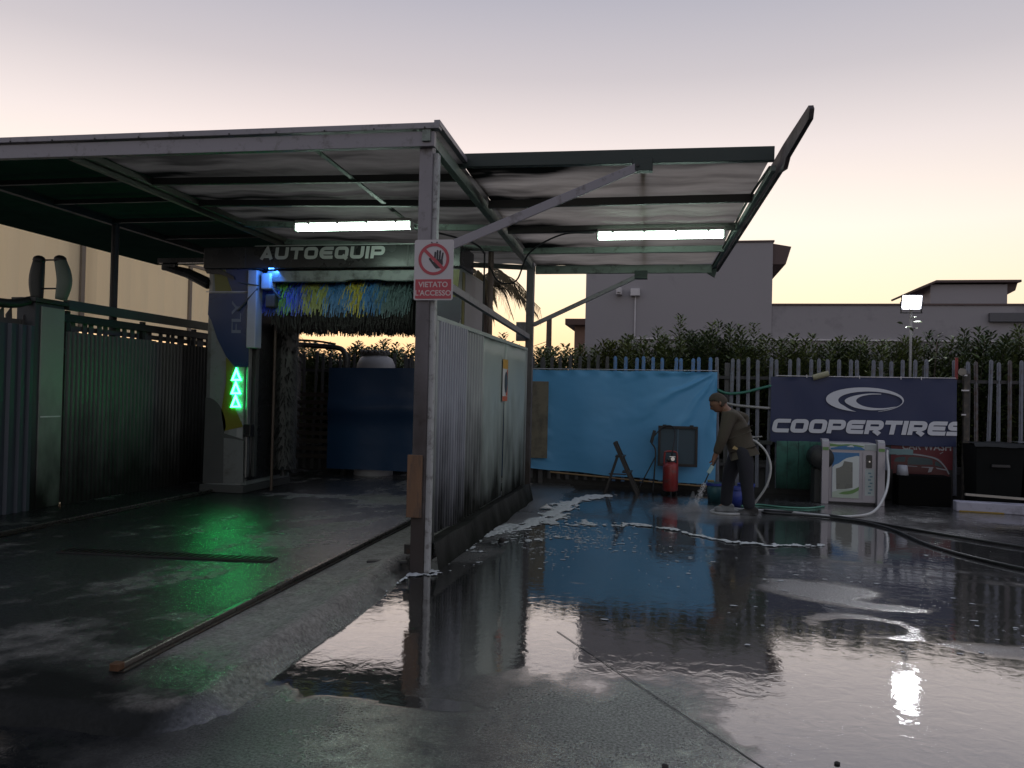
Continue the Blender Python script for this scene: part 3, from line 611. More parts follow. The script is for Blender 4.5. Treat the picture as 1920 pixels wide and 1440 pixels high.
# =================================================================== CANOPY OVER THE BAY
paint = M('grey_lilac_paint', (.25, .24, .265), .5, .1, .12, 4, .08, 30, dirt=((.10, .09, .085), .25, 9))
paint_d = M('dark_green_steel', (.018, .03, .027), .45, .2, .3, 6, .1, 40)
paint_g = M('green_grey_purlin', (.20, .24, .215), .5, .1, .2, 6, .1, 40, dirt=((.05, .05, .045), .3, 8))
dark_purlin = M('dark_purlin', (.045, .045, .04), .6, .1, .3, 6, .1, 40)
def roofz(x, y):                                       # underside of the roof sheet; sinks to the rear on the right
    k = min(1, max(0, (x+7.25)/5.3)); return (3.70)*(1-k) + (3.665-.05*(y-6.3))*k
cp = thing('bay_canopy', 'large dark flat canopy over the wash bay on grey steel posts', 'canopy', (-4.6, 9, 0))
post_paint = grime(M('dirty_lilac_paint', (.24,.23,.25), .5, .1, .12, 4, .08, 30, dirt=((.10, .09, .085), .25, 9)), .3, 3.2, col=(.055,.047,.043), amount=.95)
b = MB(); b.box(-2.065, -1.955, 6.32, 6.43, 0, 3.56); b.build('post', post_paint, cp, .006)
b = MB(); b.box(-1.953, -1.915, 6.36, 6.43, .0, 3.5); b.build('post_side_strip', M('pale_side_strip', (.40,.41,.42), .5, 0, .15, 6, dirt=((.08,.07,.06), .35, 12)), cp)  # lighter right face of the post, built as a paler strip
b = MB(); b.box(-2.035, -1.93, 11.32, 11.43, 0, 3.42); b.build('post', post_paint, cp, .006)
b = MB(); b.tube([(-7.2, 9.28, 0), (-7.2, 9.28, 3.66)], .05, 10); b.build('post', M('black_post', (.02,.02,.02), .6), cp)
b = MB(); b.tube([(-7.2, 12.6, 0), (-7.2, 12.6, 3.66)], .05, 10); b.build('post', bpy.data.materials['black_post'], cp)
b = MB(); b.bar((-9.2, 6.3, 3.665), (-1.925, 6.3, 3.595), .06, .125); b.build('front_beam', paint, cp, .004)
b = MB(); b.bar((-9.2, 6.285, 3.765), (-1.88, 6.285, 3.695), .085, .05); b.build('drip_flashing', paint, cp, .004)
for i in range(16):
    xx = -8.6+i*.44; zz = 3.745-.07*(xx+9.2)/7.3
    b = MB(); b.lathe([(.008, 0), (.008, -.006)], (xx, 6.243, zz+.003), 6, 'Y'); b.build('rivet', rubber, cp)
b = MB(); b.bar((-1.99, 6.25, 3.62), (-1.99, 11.6, 3.375), .07, .10); b.build('side_beam', paint_g, cp, .004)
b = MB(); b.bar((-1.9, 6.25, 3.72), (-1.9, 11.6, 3.475), .05, .045); b.build('side_flashing', paint, cp, .003)
b = MB(); b.bar((-7.22, 6.33, 3.66), (-7.22, 13.0, 3.66), .08, .09); b.build('edge_beam', M('black_edge_beam', (.015,.018,.016), .6), cp, .004)
for off, w_, hh in ((0, .05, .09), (.10, .045, .06), (-.11, .03, .05)):
    b = MB(); b.bar((-5.4+off, 6.335, 3.60+abs(off)*.2), (-5.4+off, 11.6, 3.56+abs(off)*.2), w_, hh); b.build('ridge_beam', M('ridge_grey', (.12,.115,.10), .5, .1, .25, 6, .1), cp, .003)
for y in (7.35, 8.2, 9.22, 10.3, 11.45):
    lit = y > 9; zr = roofz(-1.99, y); zl = roofz(-5.3, y)  # purlins near the lamp get the paler green-grey, its light painted in
    b = MB(); b.bar((-5.3, y, zl-.045), (-2.03, y, zr-.045), .05, .07); b.build('purlin', paint_g if lit else dark_purlin, cp, .003)
    b = MB(); b.bar((-7.18, y, 3.66), (-5.5, y, 3.66), .05, .05); b.build('purlin', dark_purlin, cp, .003)
def membrane(name, mat, parent, x0f, x1f, y0, y1, zf, nu=70, nv=90, stains=None, label=None):
    b = MB(); b.grid(lambda u, v: (x0f(y0+(y1-y0)*v)*(1-u)+x1f(y0+(y1-y0)*v)*u, y0+(y1-y0)*v, zf(x0f(y0+(y1-y0)*v)*(1-u)+x1f(y0+(y1-y0)*v)*u, y0+(y1-y0)*v)), nu, nv)
    o = b.build(name, mat, parent, smooth=True, label=label)
    a = np.array(b.v); o.data.attributes.new('soot', 'FLOAT', 'POINT').data.foreach_set('value', np.clip(stains(a[:,0], a[:,1]), 0, 1).astype(np.float32)); return o
def soot_bay(x, y):
    n = fbm(x*1.3, y*7, 61, 5); s = .12 + .45*sstep(.45, .75, n) + .3*sstep(-3.2, -5.0, x+(n-.5)) 
    for py in (7.35, 8.2, 9.22, 10.3): s = s + .4*sstep(.22, .02, np.abs(y-py-.05) + .25*(n-.5))
    return s
def soot_awn(x, y):
    n = fbm(x*1.1+5, y*9, 71, 5); n2 = fbm(x*3, y*5, 73, 4); s = .08 + .35*sstep(.5, .8, n)
    for py in (7.2, 8.2, 9.25, 10.3, 11.45): s = s + (.3 + .95*sstep(-.5, -1.9, x+(n2-.5)*1.2))*sstep(.30+.2*sstep(-.5,-1.9,x), .03, np.abs(y-py-.12+.3*(n-.5)))
    s = s - .6*sstep(.62, .72, n)*sstep(-.9, -1.8, x)
    return s
mem_m = SHEET('smoky_membrane', (.17, .18, .16), .55, (.31, .29, .25), .35, 1.5, (1, 4, 1))
mem_a = SHEET('greasy_membrane', (.30, .305, .28), .6, (.64, .57, .48), .3, 1.5, (1, 4, 1))
mem_l = SHEET('green_roof_sheet', (.05, .09, .07), .06, (.04, .09, .06), .3, 2)
sag = lambda x, y: .012*math.sin(x*9+y*3)+.015*math.sin(y*6.0+x)
membrane('roof_sheet', mem_m, cp, lambda y: -5.38, lambda y: -1.92, 6.34, 11.6, lambda x, y: roofz(x, y)+.03+sag(x, y)*.6, stains=soot_bay)
membrane('roof_sheet', mem_l, cp, lambda y: -9.2, lambda y: -5.36, 6.34, 13.0, lambda x, y: 3.722, 20, 20, stains=lambda x, y: x*0+.1, label='dark green opaque roof sheet')
b = MB(); b.bar((-3.05, 6.36, 3.60), (-3.05, 11.5, 3.43), .05, .012); b.build('roof_strap', dark_purlin, cp)

# rear lattice of the side: low rail above the partition, cable riser
b = MB(); b.bar((-1.99, 6.44, 2.50), (-1.99, 11.3, 2.34), .05, .07); b.build('side_rail', paint, cp, .003)
b = MB(); b.box(-2.16, -2.03, 11.25, 11.35, 2.28, 2.55); b.build('rail_bracket', paint, cp)
ri = thing('cable_riser', 'brown riser pipe with cables behind the front post, near the wash gantry', 'pipe', (-2.28, 10.4, 0))
b = MB(); b.tube([(-2.36, 10.4, 0), (-2.36, 10.4, 3.42)], .038, 10); b.build('pipe', M('brown_pipe', (.13,.085,.075), .5), ri)
b = MB(); b.tube([(-2.44, 10.36, 1.5), (-2.44, 10.36, 3.40)], .012, 6); b.tube(spline([(-2.44, 10.36, 3.38), (-2.5, 9.9, 3.44), (-3.0, 9.35, 3.5), (-3.6, 9.32, 3.52)], 6), .012, 6)
b.tube(spline([(-2.36, 10.3, 3.2), (-2.2, 10.2, 2.98), (-1.95, 10.1, 2.98), (-1.75, 9.9, 3.3), (-1.3, 9.5, 3.44), (-.9, 9.5, 3.46)], 7), .011, 6); b.build('cable', rubber, ri)

# ------------------------------------------------------------------ cantilevered side awning
aw = thing('side_awning', 'cantilevered see-through awning reaching right from the bay canopy', 'awning', (-.5, 9.2, 3.3))
xr = lambda y: .87-.066*(y-7.2)
az = lambda x, y: 3.67-.055*(y-6.3)
b = MB(); b.bar((-2.03, 7.2, 3.68), (xr(7.2), 7.2, 3.645), .07, .125); b.build('front_beam', paint_d, aw, .004)
for y, m in ((8.2, dark_purlin), (9.25, dark_purlin), (10.3, paint_g)):
    b = MB(); b.bar((-1.9, y, az(0,y)-.055), (xr(y), y, az(0,y)-.055), .05, .08); b.build('purlin', m, aw, .003)
b = MB(); b.bar((-1.92, 11.42, 3.325), (xr(11.42)-.02, 11.42, 3.325), .05, .12); b.build('rear_beam', paint_g, aw, .003)
membrane('awning_membrane', mem_a, aw, lambda y: -1.9, lambda y: xr(y)-.02, 7.22, 11.45, lambda x, y: az(x, y)+.01+sag(x, y)*.7, stains=soot_awn)
b = MB(); b.bar((-.26, 7.22, 3.665), (-.36, 11.42, 3.44), .045, .012); b.build('cross_strap', M('strap_grey', (.10,.10,.09), .7), aw)
# end fascia: a board that runs past the front beam
fa = thing('end_fascia', 'dark weathered fascia board at the right end of the awning, its tip poking upward', 'fascia board', (.75, 9, 3.3))
prof = [(6.2,3.60),(6.18,3.67),(6.22,3.71),(7.1,3.70),(11.5,3.45),(11.58,3.38),(11.5,3.29),(7.25,3.50),(7.05,3.47),(6.95,3.54)]
b = MB(); n = len(prof)
tilt = lambda y, z: xr(y)+.05+(z-3.5)*.03
b.add([(tilt(y,z), y, z) for y, z in prof] + [(tilt(y,z)+.035, y, z) for y, z in prof], [tuple(range(n)), tuple(range(2*n-1,n-1,-1))] + [(i, i+n, (i+1)%n+n, (i+1)%n) for i in range(n)])
b.build('board', M('weathered_board', (.085,.07,.075), .8, 0, .5, 5, .4, 25, dirt=((.02,.018,.018), .6, 6)), fa)
b = MB(); b.bar((xr(7.2), 7.22, 3.53), (xr(11.4), 11.4, 3.34), .04, .05); b.build('end_angle', paint_g, fa, .003)
b = MB(); b.tube(spline([(xr(7.25)-.02, 7.3, 3.56), (xr(8.4)-.03, 8.4, 3.53), (xr(10)-.02, 10, 3.42), (xr(11.3)-.03, 11.3, 3.34)], 6), .014, 6); b.build('edge_rope', M('edge_rope', (.07,.07,.06), .8), fa)
b = MB(); b.prism([(xr(11.4)-.16, 3.31), (xr(11.4)+.07, 3.36), (xr(11.4)+.02, 3.2)], 11.40, 11.46); b.build('corner_plate', paint_d, fa)
# struts
for lab, p, q, m, fx in (('pale diagonal front strut from the post above the sign to the dark awning beam', (-1.93, 6.40, 2.68), (-.28, 7.2, 3.58), paint, (-.28, 7.2)), ('thin rear strut from the back post up to the awning', (-1.93, 11.38, 2.52), (-.42, 11.4, 3.235), paint, (-.42, 11.4))):
    s = thing('awning_strut', lab, 'strut', p, 'diagonal struts under the awning'); b = MB(); b.bar(p, q, .05, .075 if 'front' in lab else .06); b.build('bar', m, s, .004)
    b = MB(); b.box(fx[0]-.07, fx[0]+.11, fx[1]-.05, fx[1]+.05, q[2]-.055, q[2]+.06); b.build('bracket', paint_d, s, .004)
    b = MB(); b.lathe([(.014, 0), (.014, .012)], (q[0]-.02, q[1]-.066, q[2]-.01), 8, 'Y'); b.build('bolt', rubber, s)

# ------------------------------------------------------------------ fluorescent lamps
tube_on = EMIT('tube_on', (.74, 1.0, .84), 12)
housing = M('lamp_housing', (.5,.5,.48), .5)
def lamp(x0, x1, y, z, lab):
    t = thing('tube_light', lab, 'tube light', ((x0+x1)/2, y, z), 'lit fluorescent tube lights')
    b = MB(); b.box(x0, x1, y-.045, y+.045, z+.035, z+.075); b.build('housing', housing, t, .01)
    b = MB(); b.tube([(x0+.005, y, z), (x0+.02, y, z), (x1-.02, y, z), (x1-.005, y, z)], [.025,.045,.045,.025], 14); b.build('diffuser', tube_on, t, smooth=True)
    for xx in (x0-.012, x1-.012):
        b = MB(); b.box(xx, xx+.024, y-.048, y+.048, z-.045, z+.04); b.build('end_cap', M('lamp_cap', (.7,.72,.7), .4), t, .006)
    for k in range(4):
        xx = x0+(x1-x0)*(k+.5)/4; b = MB(); b.box(xx-.015, xx+.015, y-.05, y-.044, z+.02, z+.06); b.build('clip', housing, t)
lamp(-.82, .585, 9.08, 3.335, 'glowing fluorescent tube light under the see-through awning')
lamp(-4.20, -2.82, 8.42, 3.355, 'glowing fluorescent tube light under the bay roof above the gantry lettering')
b = MB(); b.tube(spline([(-1.6, 9.3, 3.44), (-1.2, 9.2, 3.42), (-.80, 9.08, 3.40)], 6), .012, 6); tag(b.build('lamp_cable', rubber), 'black cable feeding the awning tube light', 'cable')

# =================================================================== PARTITION WALL RIGHT OF THE BAY
pw = thing('partition_wall', 'grey metal partition of ribbed and flat sheets between the bay and the yard', 'partition', (-1.97, 8.8, 0))
galv = grime(M('galvanised_ribs', (.36,.38,.43), .42, .1, .15, 4, .05, 60), .25, 1.45, amount=.98)
galv2 = grime(M('galvanised_dull', (.33,.36,.36), .5, .1, .15, 3, .05, 60), .25, 1.55, amount=.98)
flatm = grime(M('green_grey_sheet', (.36,.42,.40), .45, .15, .1, 1.5, .05, 60), .2, 1.5, amount=.98)
def ribbed(y0, y1, pitch, dep, z0, z1, x, mat, name='ribbed_sheet', nz=1, parent=None, axis='Y'):
    n = max(1, round((y1-y0)/pitch)); pr = []
    for i in range(n):
        a = y0+(y1-y0)*i/n; w = (y1-y0)/n; pr += [(a, 0), (a+w*.35, 0), (a+w*.5, dep), (a+w*.85, dep)]
    pr.append((y1, 0)); b = MB()
    vs = [(x+d_, y, z) for z in (z0, z1) for y, d_ in pr]; k = len(pr)
    b.add(vs, [(i, i+1, k+i+1, k+i) for i in range(k-1)])
    return b.build(name, mat, parent, solid=.004)
ribbed(6.62, 7.10, .08, .045, .29, 2.13, -1.985, galv, parent=pw)
ribbed(7.105, 7.58, .08, .045, .27, 2.13, -1.981, galv, parent=pw)
ribbed(7.585, 8.02, .11, .028, .26, 2.12, -1.985, galv2, parent=pw)
ribbed(8.03, 8.36, .11, .022, .26, 2.13, -1.976, galv2, parent=pw)
for y0, y1, dx_, z0 in ((8.385, 9.55, 0, .27), (9.56, 11.0, .006, .25)):
    b = MB(); b.grid(lambda u, v, y0=y0, y1=y1, dx_=dx_, z0=z0: (-1.972+dx_+.006*math.sin(u*5+v*3)+.004*math.sin(u*13)*v, y0+(y1-y0)*u, z0+(2.125-z0)*v), 14, 10); b.build('flat_sheet', flatm, pw, smooth=True, solid=.004)
b = MB(); b.box(-2.0, -1.945, 6.55, 11.05, 2.125, 2.165); b.build('top_rail', flatm, pw, .003)
b = MB(); b.box(-2.0, -1.945, 6.55, 6.61, .1, 2.124); b.build('end_post', galv2, pw, .003)
b = MB(); b.box(-2.0, -1.95, 11.0, 11.06, .1, 2.124); b.build('end_post', galv2, pw, .003)
b = MB(); b.box(-2.07, -2.0, 6.6, 11.2, .3, .36); b.box(-2.07, -2.005, 6.6, 11.2, 1.7, 1.76); b.build('back_rail', galv2, pw)
pl = MB(); pl.grid(lambda u, v: (-2.06 if v < .25 else (-1.90+.05*(fbm(u*9, 2, 5)-.5) if v < .6 else -1.86+.08*(fbm(u*7, 5, 6)-.5)), 6.5+4.75*u, .22+.03*fbm(u*12, 1, 7) if .2 < v < .6 else (.2 if v < .25 else 0)), 60, 4)
tag(pl.build('wall_plinth', grime(M('plinth_concrete', (.035,.034,.032), .75, 0, .4, 4, .6, 25), 0, .5), None, smooth=True), 'dark rough concrete plinth under the metal partition', 'plinth')
# notice on the partition
nt = thing('wall_notice', 'small orange and white notice with a dark wheel picture on the flat partition sheet', 'notice', (-1.955, 9.55, 1.4))
y0, y1 = 9.40, 9.70
def onwall(b, poly, d): return b.prism(poly, -1.958+d, -1.9565+d, 'X')
b = MB(); onwall(b, [(y0,1.42),(y1,1.42),(y1,1.93),(y0,1.93)], .002); b.build('sheet', M('notice_white', (.6,.6,.6), .5), nt)
b = MB(); onwall(b, [(y0,1.815),(y1,1.815),(y1,1.93),(y0,1.93)], .004); b.build('yellow_band', M('notice_yellow', (.55,.30,.03), .5), nt)
b = MB(); onwall(b, [(y0,1.42),(y1,1.42),(y1,1.48),(y0,1.48)], .004); onwall(b, [(y1-.1,1.485),(y1,1.485),(y1,1.81),(y1-.05,1.81)], .0042); b.build('orange_band', M('notice_orange', (.50,.10,.03), .5), nt)
b = MB(); onwall(b, [(9.60+.085*math.cos(a), 1.65+.13*math.sin(a)) for a in np.linspace(0, 6.28, 25)[:-1]], .006); b.build('wheel_print', M('notice_black', (.03,.04,.05), .5), nt)

# ------------------------------------------------------------------ no-access sign on the front post
sg = thing('prohibition_sign', 'white and red no access sign with a hand pictogram on the front post', 'sign', (-2.0, 6.3, 2.5))
c0 = onY(813, 506, 6.30); sw, sh = .335, .50; cx_, cz_ = c0.x, c0.z
rd = M('sign_red', (.40,.055,.075), .45, 0, .12, 6, .03); wh = M('sign_white', (.50,.48,.50), .45, 0, .08, 5, .03); bk = M('sign_black', (.02,.02,.025), .5)
def rrect(x0, x1, z0, z1, r): return [(x+r*math.cos(a), z+r*math.sin(a)) for x, z, a0 in ((x1-r, z1-r, 0), (x0+r, z1-r, 90), (x0+r, z0+r, 180), (x1-r, z0+r, 270)) for a in [R(a0+k*22.5) for k in range(5)]]
b = MB(); b.prism(rrect(cx_-sw/2, cx_+sw/2, cz_-sh/2, cz_+sh/2, .018), 6.300, 6.303); b.build('plate', wh, sg)
b = MB(); b.prism(rrect(cx_-sw/2+.014, cx_+sw/2-.014, cz_-sh/2+.012, cz_-sh/2+.172, .004), 6.2975, 6.2995); b.build('text_panel', rd, sg)
rx, rz = cx_, cz_+.088
b = MB(); ro, rin = .132, .108; N = 48
ring = [(rx+r*math.cos(2*math.pi*k/N), y, rz+r*math.sin(2*math.pi*k/N)) for y in (6.2970, 6.2995) for r in (ro, rin) for k in range(N)]
b.add(ring, [f for k in range(N) for f in ((k,(k+1)%N,N+(k+1)%N,N+k),(k,2*N+k,2*N+(k+1)%N,(k+1)%N),(N+k,N+(k+1)%N,3*N+(k+1)%N,3*N+k))]); b.build('ring', rd, sg)
hx, hz = rx+.032, rz-.02
b = MB()
for p, q, w in (((-.024,.01),(-.02,.075),.0155), ((-.003,.012),(-.001,.088),.0155), ((.017,.012),(.021,.086),.0155), ((.036,.008),(.044,.068),.0145), ((-.018,-.04),(-.066,.022),.017)):
    stroke_mesh(b, [p, q], w, False, 0, lambda u, v, d: (hx+u, 6.2995-d, hz+v), 0, .0012); 
    for e in (q,): b.prism([(hx+e[0]+w/2*math.cos(a), hz+e[1]+w/2*math.sin(a)) for a in np.linspace(0, 6.28, 13)[:-1]], 6.2984, 6.2996)
b.prism([(hx+u, hz+v) for u, v in ((-.033,.02),(.044,.018),(.046,-.02),(.03,-.055),(-.012,-.058),(-.035,-.03))], 6.2979, 6.2997); b.build('hand_pictogram', bk, sg)
b = MB(); a = R(-44); stroke_mesh(b, [(-.122*math.cos(a), -.122*math.sin(a)), (.122*math.cos(a), .122*math.sin(a))], .027, False, 0, lambda u, v, d: (rx+u, 6.2995-d, rz+v), .0005, .003); b.build('slash_bar', rd, sg)
txt = M('sign_text', (.55,.46,.46), .5)
flat_text('lettering', 'VIETATO', cx_, cz_-.142, .062, 6.2975, txt, sg, 1.0, .001, 'CENTER', .0012)
flat_text('lettering', "L'ACCESSO", cx_, cz_-.212, .062, 6.2975, txt, sg, 1.0, .001, 'CENTER', .0012)
for xx in (cx_-.02, cx_+.025):
    b = MB(); b.lathe([(.006, 0), (.006, -.004)], (xx, 6.2995, cz_+.226), 8, 'Y'); b.build('rivet', bk, sg)
# wooden board strapped to the post foot
b = MB(); b.box(-2.095, -1.97, 6.285, 6.315, .47, .985)
o = tag(b.build('wooden_board', M('board_wood', (.15,.085,.048), .75, 0, .45, 6, .3, 30, dirt=((.07,.05,.04), .4, 8), stretch=(3,3,.6)), None, .004), 'brown wooden board strapped to the lower front post', 'board')
b = MB(); b.box(-2.12, -2.066, 6.33, 6.41, .16, .24); tag(b.build('rail_clamp', steel_dark, None, .004), 'small black steel lug on the foot of the front post', 'bracket')

# =================================================================== WASH GANTRY
GYF = 9.85
g = thing('wash_gantry', 'roll-over car wash gantry with black header and coloured brush', 'car wash', (-4.43, 10.5, .085))
g_white = M('gantry_pale_grey', (.22,.245,.24), .35, 0, .1, 2, .04, 40, dirt=((.12,.12,.10), .25, 6))
g_blue = M('gantry_blue', (.014,.04,.12), .3, 0, .1, 2, .03, 40)
g_black = M('gantry_black', (.018,.019,.020), .28, 0, .2, 3, .04, 40)
g_dark = M('gantry_dark_grey', (.07,.075,.072), .45, 0, .2, 3, .08, 40)
g_yel = M('gantry_yellow', (.17,.16,.02), .35, 0, .15, 3, .03)
def column(xa, xb, name, mir):
    b = MB(); r = .10; pts = []
    c = [(xa, GYF), (xb, GYF), (xb, 11.2), (xa, 11.2)]
    b.prism([(xa, GYF+r), (xa+r*.3, GYF+r*.3), (xa+r, GYF), (xb-r, GYF), (xb-r*.3, GYF+r*.3), (xb, GYF+r), (xb, 11.2), (xa, 11.2)], .19, 3.12, 'Z')
    o = b.build(name, g_white, g, .006)
    b = MB(); b.box(xa-.01, xb+.015, GYF-.01, 11.22, .088, .188); b.build('column_skirt', g_dark, o, .006)
    return o
cl_ = column(-6.22, -5.60, 'column', 1); cr_ = column(-3.25, -2.64, 'column', 0)
def face(parent, name, px, mat, off=.004):
    pts = [xz(x, y, GYF) for x, y in px]; b = MB(); b.prism([(p[0], p[1]) for p in pts], GYF-off, GYF-off+.0025); return b.build(name, mat, parent)
face(cl_, 'blue_graphic', [(392,550),(468,550),(466,688),(440,688),(424,668),(408,636),(396,600),(390,590)], g_blue)
face(cl_, 'blue_graphic', [(424,505),(469,505),(468,546),(436,546),(428,526)], g_blue)
face(cl_, 'yellow_stripe', [(402,506),(422,506),(434,546),(404,546)], g_yel)
face(cl_, 'yellow_stripe', [(424,670),(430,676),(441,690),(434,742),(441,765),(456,800),(420,808),(415,770),(424,716)], g_yel)
face(cl_, 'grey_graphic', [(386,745)] + [(386+2+36*math.sin(a), 745+60*(1-math.cos(a))) for a in np.linspace(.2, 1.5, 8)] + [(420,812),(457,824),(456,906),(380,906)], M('graphic_grey', (.075,.08,.078), .4, 0, .15))  # darker grey printed area at the foot of the column
face(cl_, 'door_panel', [(420,821),(440,823),(457,827),(456,906),(419,906)], M('door_pale', (.17,.185,.18), .4, 0, .1, 2, dirt=((.1,.1,.09), .3, 5)), .007)
b = MB(); b.box(-6.215, -5.6, GYF-.006, GYF-.001, 2.805, 2.815); b.build('panel_joint', pipe_m, cl_)
# FLY lettering, reading upwards
b = MB(); fx0, fz0 = -5.80, 2.27
def flyp(pts, t=.030): stroke_mesh(b, pts, t, False, 0, lambda u, v, d: (fx0 - v*.16 + u*.03, GYF-.004-d, fz0 + u*.36), .0002, .0016)
stroke_mesh(b, [(.31,.93),(.0,.93),(.0,0)], .10, False, 0, lambda u, v, d: (fx0+.12-v*.14, GYF-.004-d, fz0+u*.40), 0, .0015)
stroke_mesh(b, [(.05,.5),(.26,.5)], .10, False, 0, lambda u, v, d: (fx0+.12-v*.14, GYF-.004-d, fz0+u*.40), 0, .0019)
stroke_mesh(b, [(.38,1.0),(.38,.07),(.62,.07)], .10, False, 0, lambda u, v, d: (fx0+.12-v*.14, GYF-.004-d, fz0+u*.40), 0, .0015)
stroke_mesh(b, [(.62,1.0),(.80,.5)], .10, False, 0, lambda u, v, d: (fx0+.12-v*.14, GYF-.004-d, fz0+u*.40), 0, .0015)
stroke_mesh(b, [(1.0,1.0),(.80,.5),(.80,0)], .10, False, 0, lambda u, v, d: (fx0+.12-v*.14, GYF-.004-d, fz0+u*.40), 0, .0021)
b.build('lettering', M('fly_print', (.16,.20,.25), .4), cl_)
# rails and profiles on the inner edge of the left column
b = MB(); b.box(-5.598, -5.59, GYF+.10, 11.18, .25, 3.08); b.build('inner_dark_panel', g_black, cl_)  # black panel laid over the inner side to make it dark
b = MB(); b.box(-5.589, -5.56, GYF+.02, GYF+.10, .3, 2.9); b.build('guide_profile', M('alu_guide', (.30,.31,.30), .35, .7), cl_, .004)
b = MB(); b.box(-5.598, -5.53, GYF+.16, GYF+.24, .3, 2.75); b.build('guide_profile', g_dark, cl_, .004)
b = MB(); b.box(-5.598, -5.50, GYF-.01, GYF+.10, .85, 1.02); b.build('sensor_box', g_black, cl_, .006)
b = MB(); b.tube(spline([(-5.52, GYF+.05, .9), (-5.5, GYF+.02, .5), (-5.54, GYF+.08, .3)], 5), .014, 6); b.build('hose', rubber, cl_)
# right column stripes on front and side
face(cr_, 'yellow_stripe', [(846,505),(862,505),(858,555),(842,560)], g_yel)
face(cr_, 'blue_graphic', [(820,548),(864,560),(864,598),(858,612),(820,612)], M('graphic_slate', (.06,.065,.09), .4))
side_m = M('gantry_side_pale', (.36,.34,.37), .5, 0, .1)
b = MB(); b.box(-2.639, -2.634, 9.98, 10.1, .25, 3.08); b.build('yellow_stripe', g_yel, cr_)
b = MB(); b.box(-2.639, -2.633, 10.12, 11.18, .25, 3.08); b.build('side_panel', side_m, cr_)
# header beam with rounded ends
b = MB(); b.prism(rrect(-6.24, -2.62, 3.115, 3.415, .03), GYF-.05, 10.5); hb = b.build('header_beam', g_black, g, .012)
b = MB(); b.prism([(-6.24,3.115),(-6.0,3.115),(-5.80,3.02),(-5.78,2.97),(-6.0,3.05),(-6.2,3.06)], GYF-.02, 10.4); b.build('header_end', g_black, hb)
for xx in (-5.62, -3.33):
    b = MB(); b.box(xx, xx+.008, GYF-.054, GYF-.0505, 3.13, 3.40); b.build('panel_joint', g_dark, hb)
b = MB(); word(b, 'AUTOeQUIP', -5.405, 3.235, 1.755, .16, GYF-.0505, .27, 1.12, .15, .12, .003, 0, .24); b.build('lettering', M('brushed_letters', (.50,.51,.50), .35, .3, .25, 2), hb)
b = MB(); b.box(-5.5, -2.7, GYF-.02, 10.35, 3.416, 3.43); b.build('top_trim', M('alu_trim', (.5,.52,.5), .4, .5), hb)
b = MB(); b.prism([(-5.33,3.095),(-3.25,3.095),(-3.25,2.95),(-3.62,2.95),(-3.75,2.97),(-4.15,2.97),(-4.25,2.945),(-5.33,2.945)], GYF+.02, GYF+.10); b.build('spray_cowl', M('cowl_pale', (.28,.31,.31), .4, 0, .15, 3, dirt=((.06,.06,.06), .5, 5)), g, .01)
b = MB(); b.box(-5.5, -3.2, 10.15, 10.3, 2.90, 3.11); b.build('carriage_beam', g_black, g, .006)
# brush lift head on the left, lit blue
lift = M('lift_pale', (.42,.46,.50), .4, 0, .1)
b = MB(); b.box(-5.585, -5.45, GYF-.03, GYF+.14, 2.05, 3.10); dv = b.build('lift_head', lift, g, .012)
b = MB(); b.box(-5.40, -5.255, GYF-.02, GYF+.14, 2.84, 3.06); b.build('motor_box', M('motor_blue_grey', (.40,.46,.52), .4), dv, .02)
b = MB(); b.tube([(-5.36, GYF+.05, 2.98), (-5.14, GYF+.05, 2.72)], .02, 8); b.tube([(-5.72, GYF-.05, 2.93), (-5.42, GYF-.03, 2.89)], .008, 6); b.tube([(-5.72, GYF-.03, 2.55), (-5.44, GYF-.02, 2.85)], .012, 6); b.build('lever', g_dark, dv)
b = MB(); b.lathe([(.09,0),(.09,.1)], (-5.32, GYF+.15, 2.68), 14, 'Y'); b.build('pulley', g_dark, dv)
b = MB(); b.box(-5.34, -5.20, GYF, GYF+.12, 2.60, 2.78); b.build('gearbox', g_dark, dv, .02)
# top brush
bx0, bx1, by, bz = -5.40, -3.34, 10.35, 2.80
br = MB(); br.tube([(bx0, by, bz), (bx1, by, bz)], .075, 12); brush = br.build('top_brush', g_dark, g)
b = MB(); b.lathe([(.05, 0), (.06, .03), (.06, .16), (.035, .18)], (bx1, by, bz), 14, 'X'); b.build('brush_hub', M('hub_grey', (.30,.30,.28), .5), brush, smooth=True)
bands = [('bristle_blue', (.06,.14,.75), .0, .13), ('bristle_green', (.18,.55,.10), .13, .20), ('bristle_blue', (.06,.14,.75), .19, .31), ('bristle_olive', (.36,.40,.10), .30, .46), ('bristle_teal', (.06,.22,.50), .45, .61), ('bristle_yellow', (.55,.48,.05), .60, .70), ('bristle_teal', (.08,.30,.62), .69, .82), ('bristle_slate', (.14,.22,.23), .81, 1.0)]
def strands(b, cnt, xa, xb, arng, lrng, drift, grav, w_):
    """soft plastic strands that leave the roller radially and droop"""
    t3 = [Vector((1,0,0)), Vector((-.5,.87,0)), Vector((-.5,-.87,0))]
    for i in range(cnt):
        x = random.uniform(xa, xb); a = random.uniform(*arng); L = random.uniform(*lrng); dd = Vector((random.gauss(drift[0], drift[1]), math.cos(a), math.sin(a))).normalized()
        p = Vector((x, by, bz)) + Vector((0, math.cos(a), math.sin(a)))*.07; vel = dd; pts = []
        for k in range(7):
            pts.append(p.copy()); vel = (vel + Vector((random.gauss(0,.05), random.gauss(0,.05), -grav*(1+k*1.3)))).normalized(); p = p + vel*L/6.5
        b.add([q + t*w_*(1-.04*k) for k, q in enumerate(pts) for t in t3], [(k*3+j, k*3+(j+1)%3, k*3+3+(j+1)%3, k*3+3+j) for k in range(6) for j in range(3)])
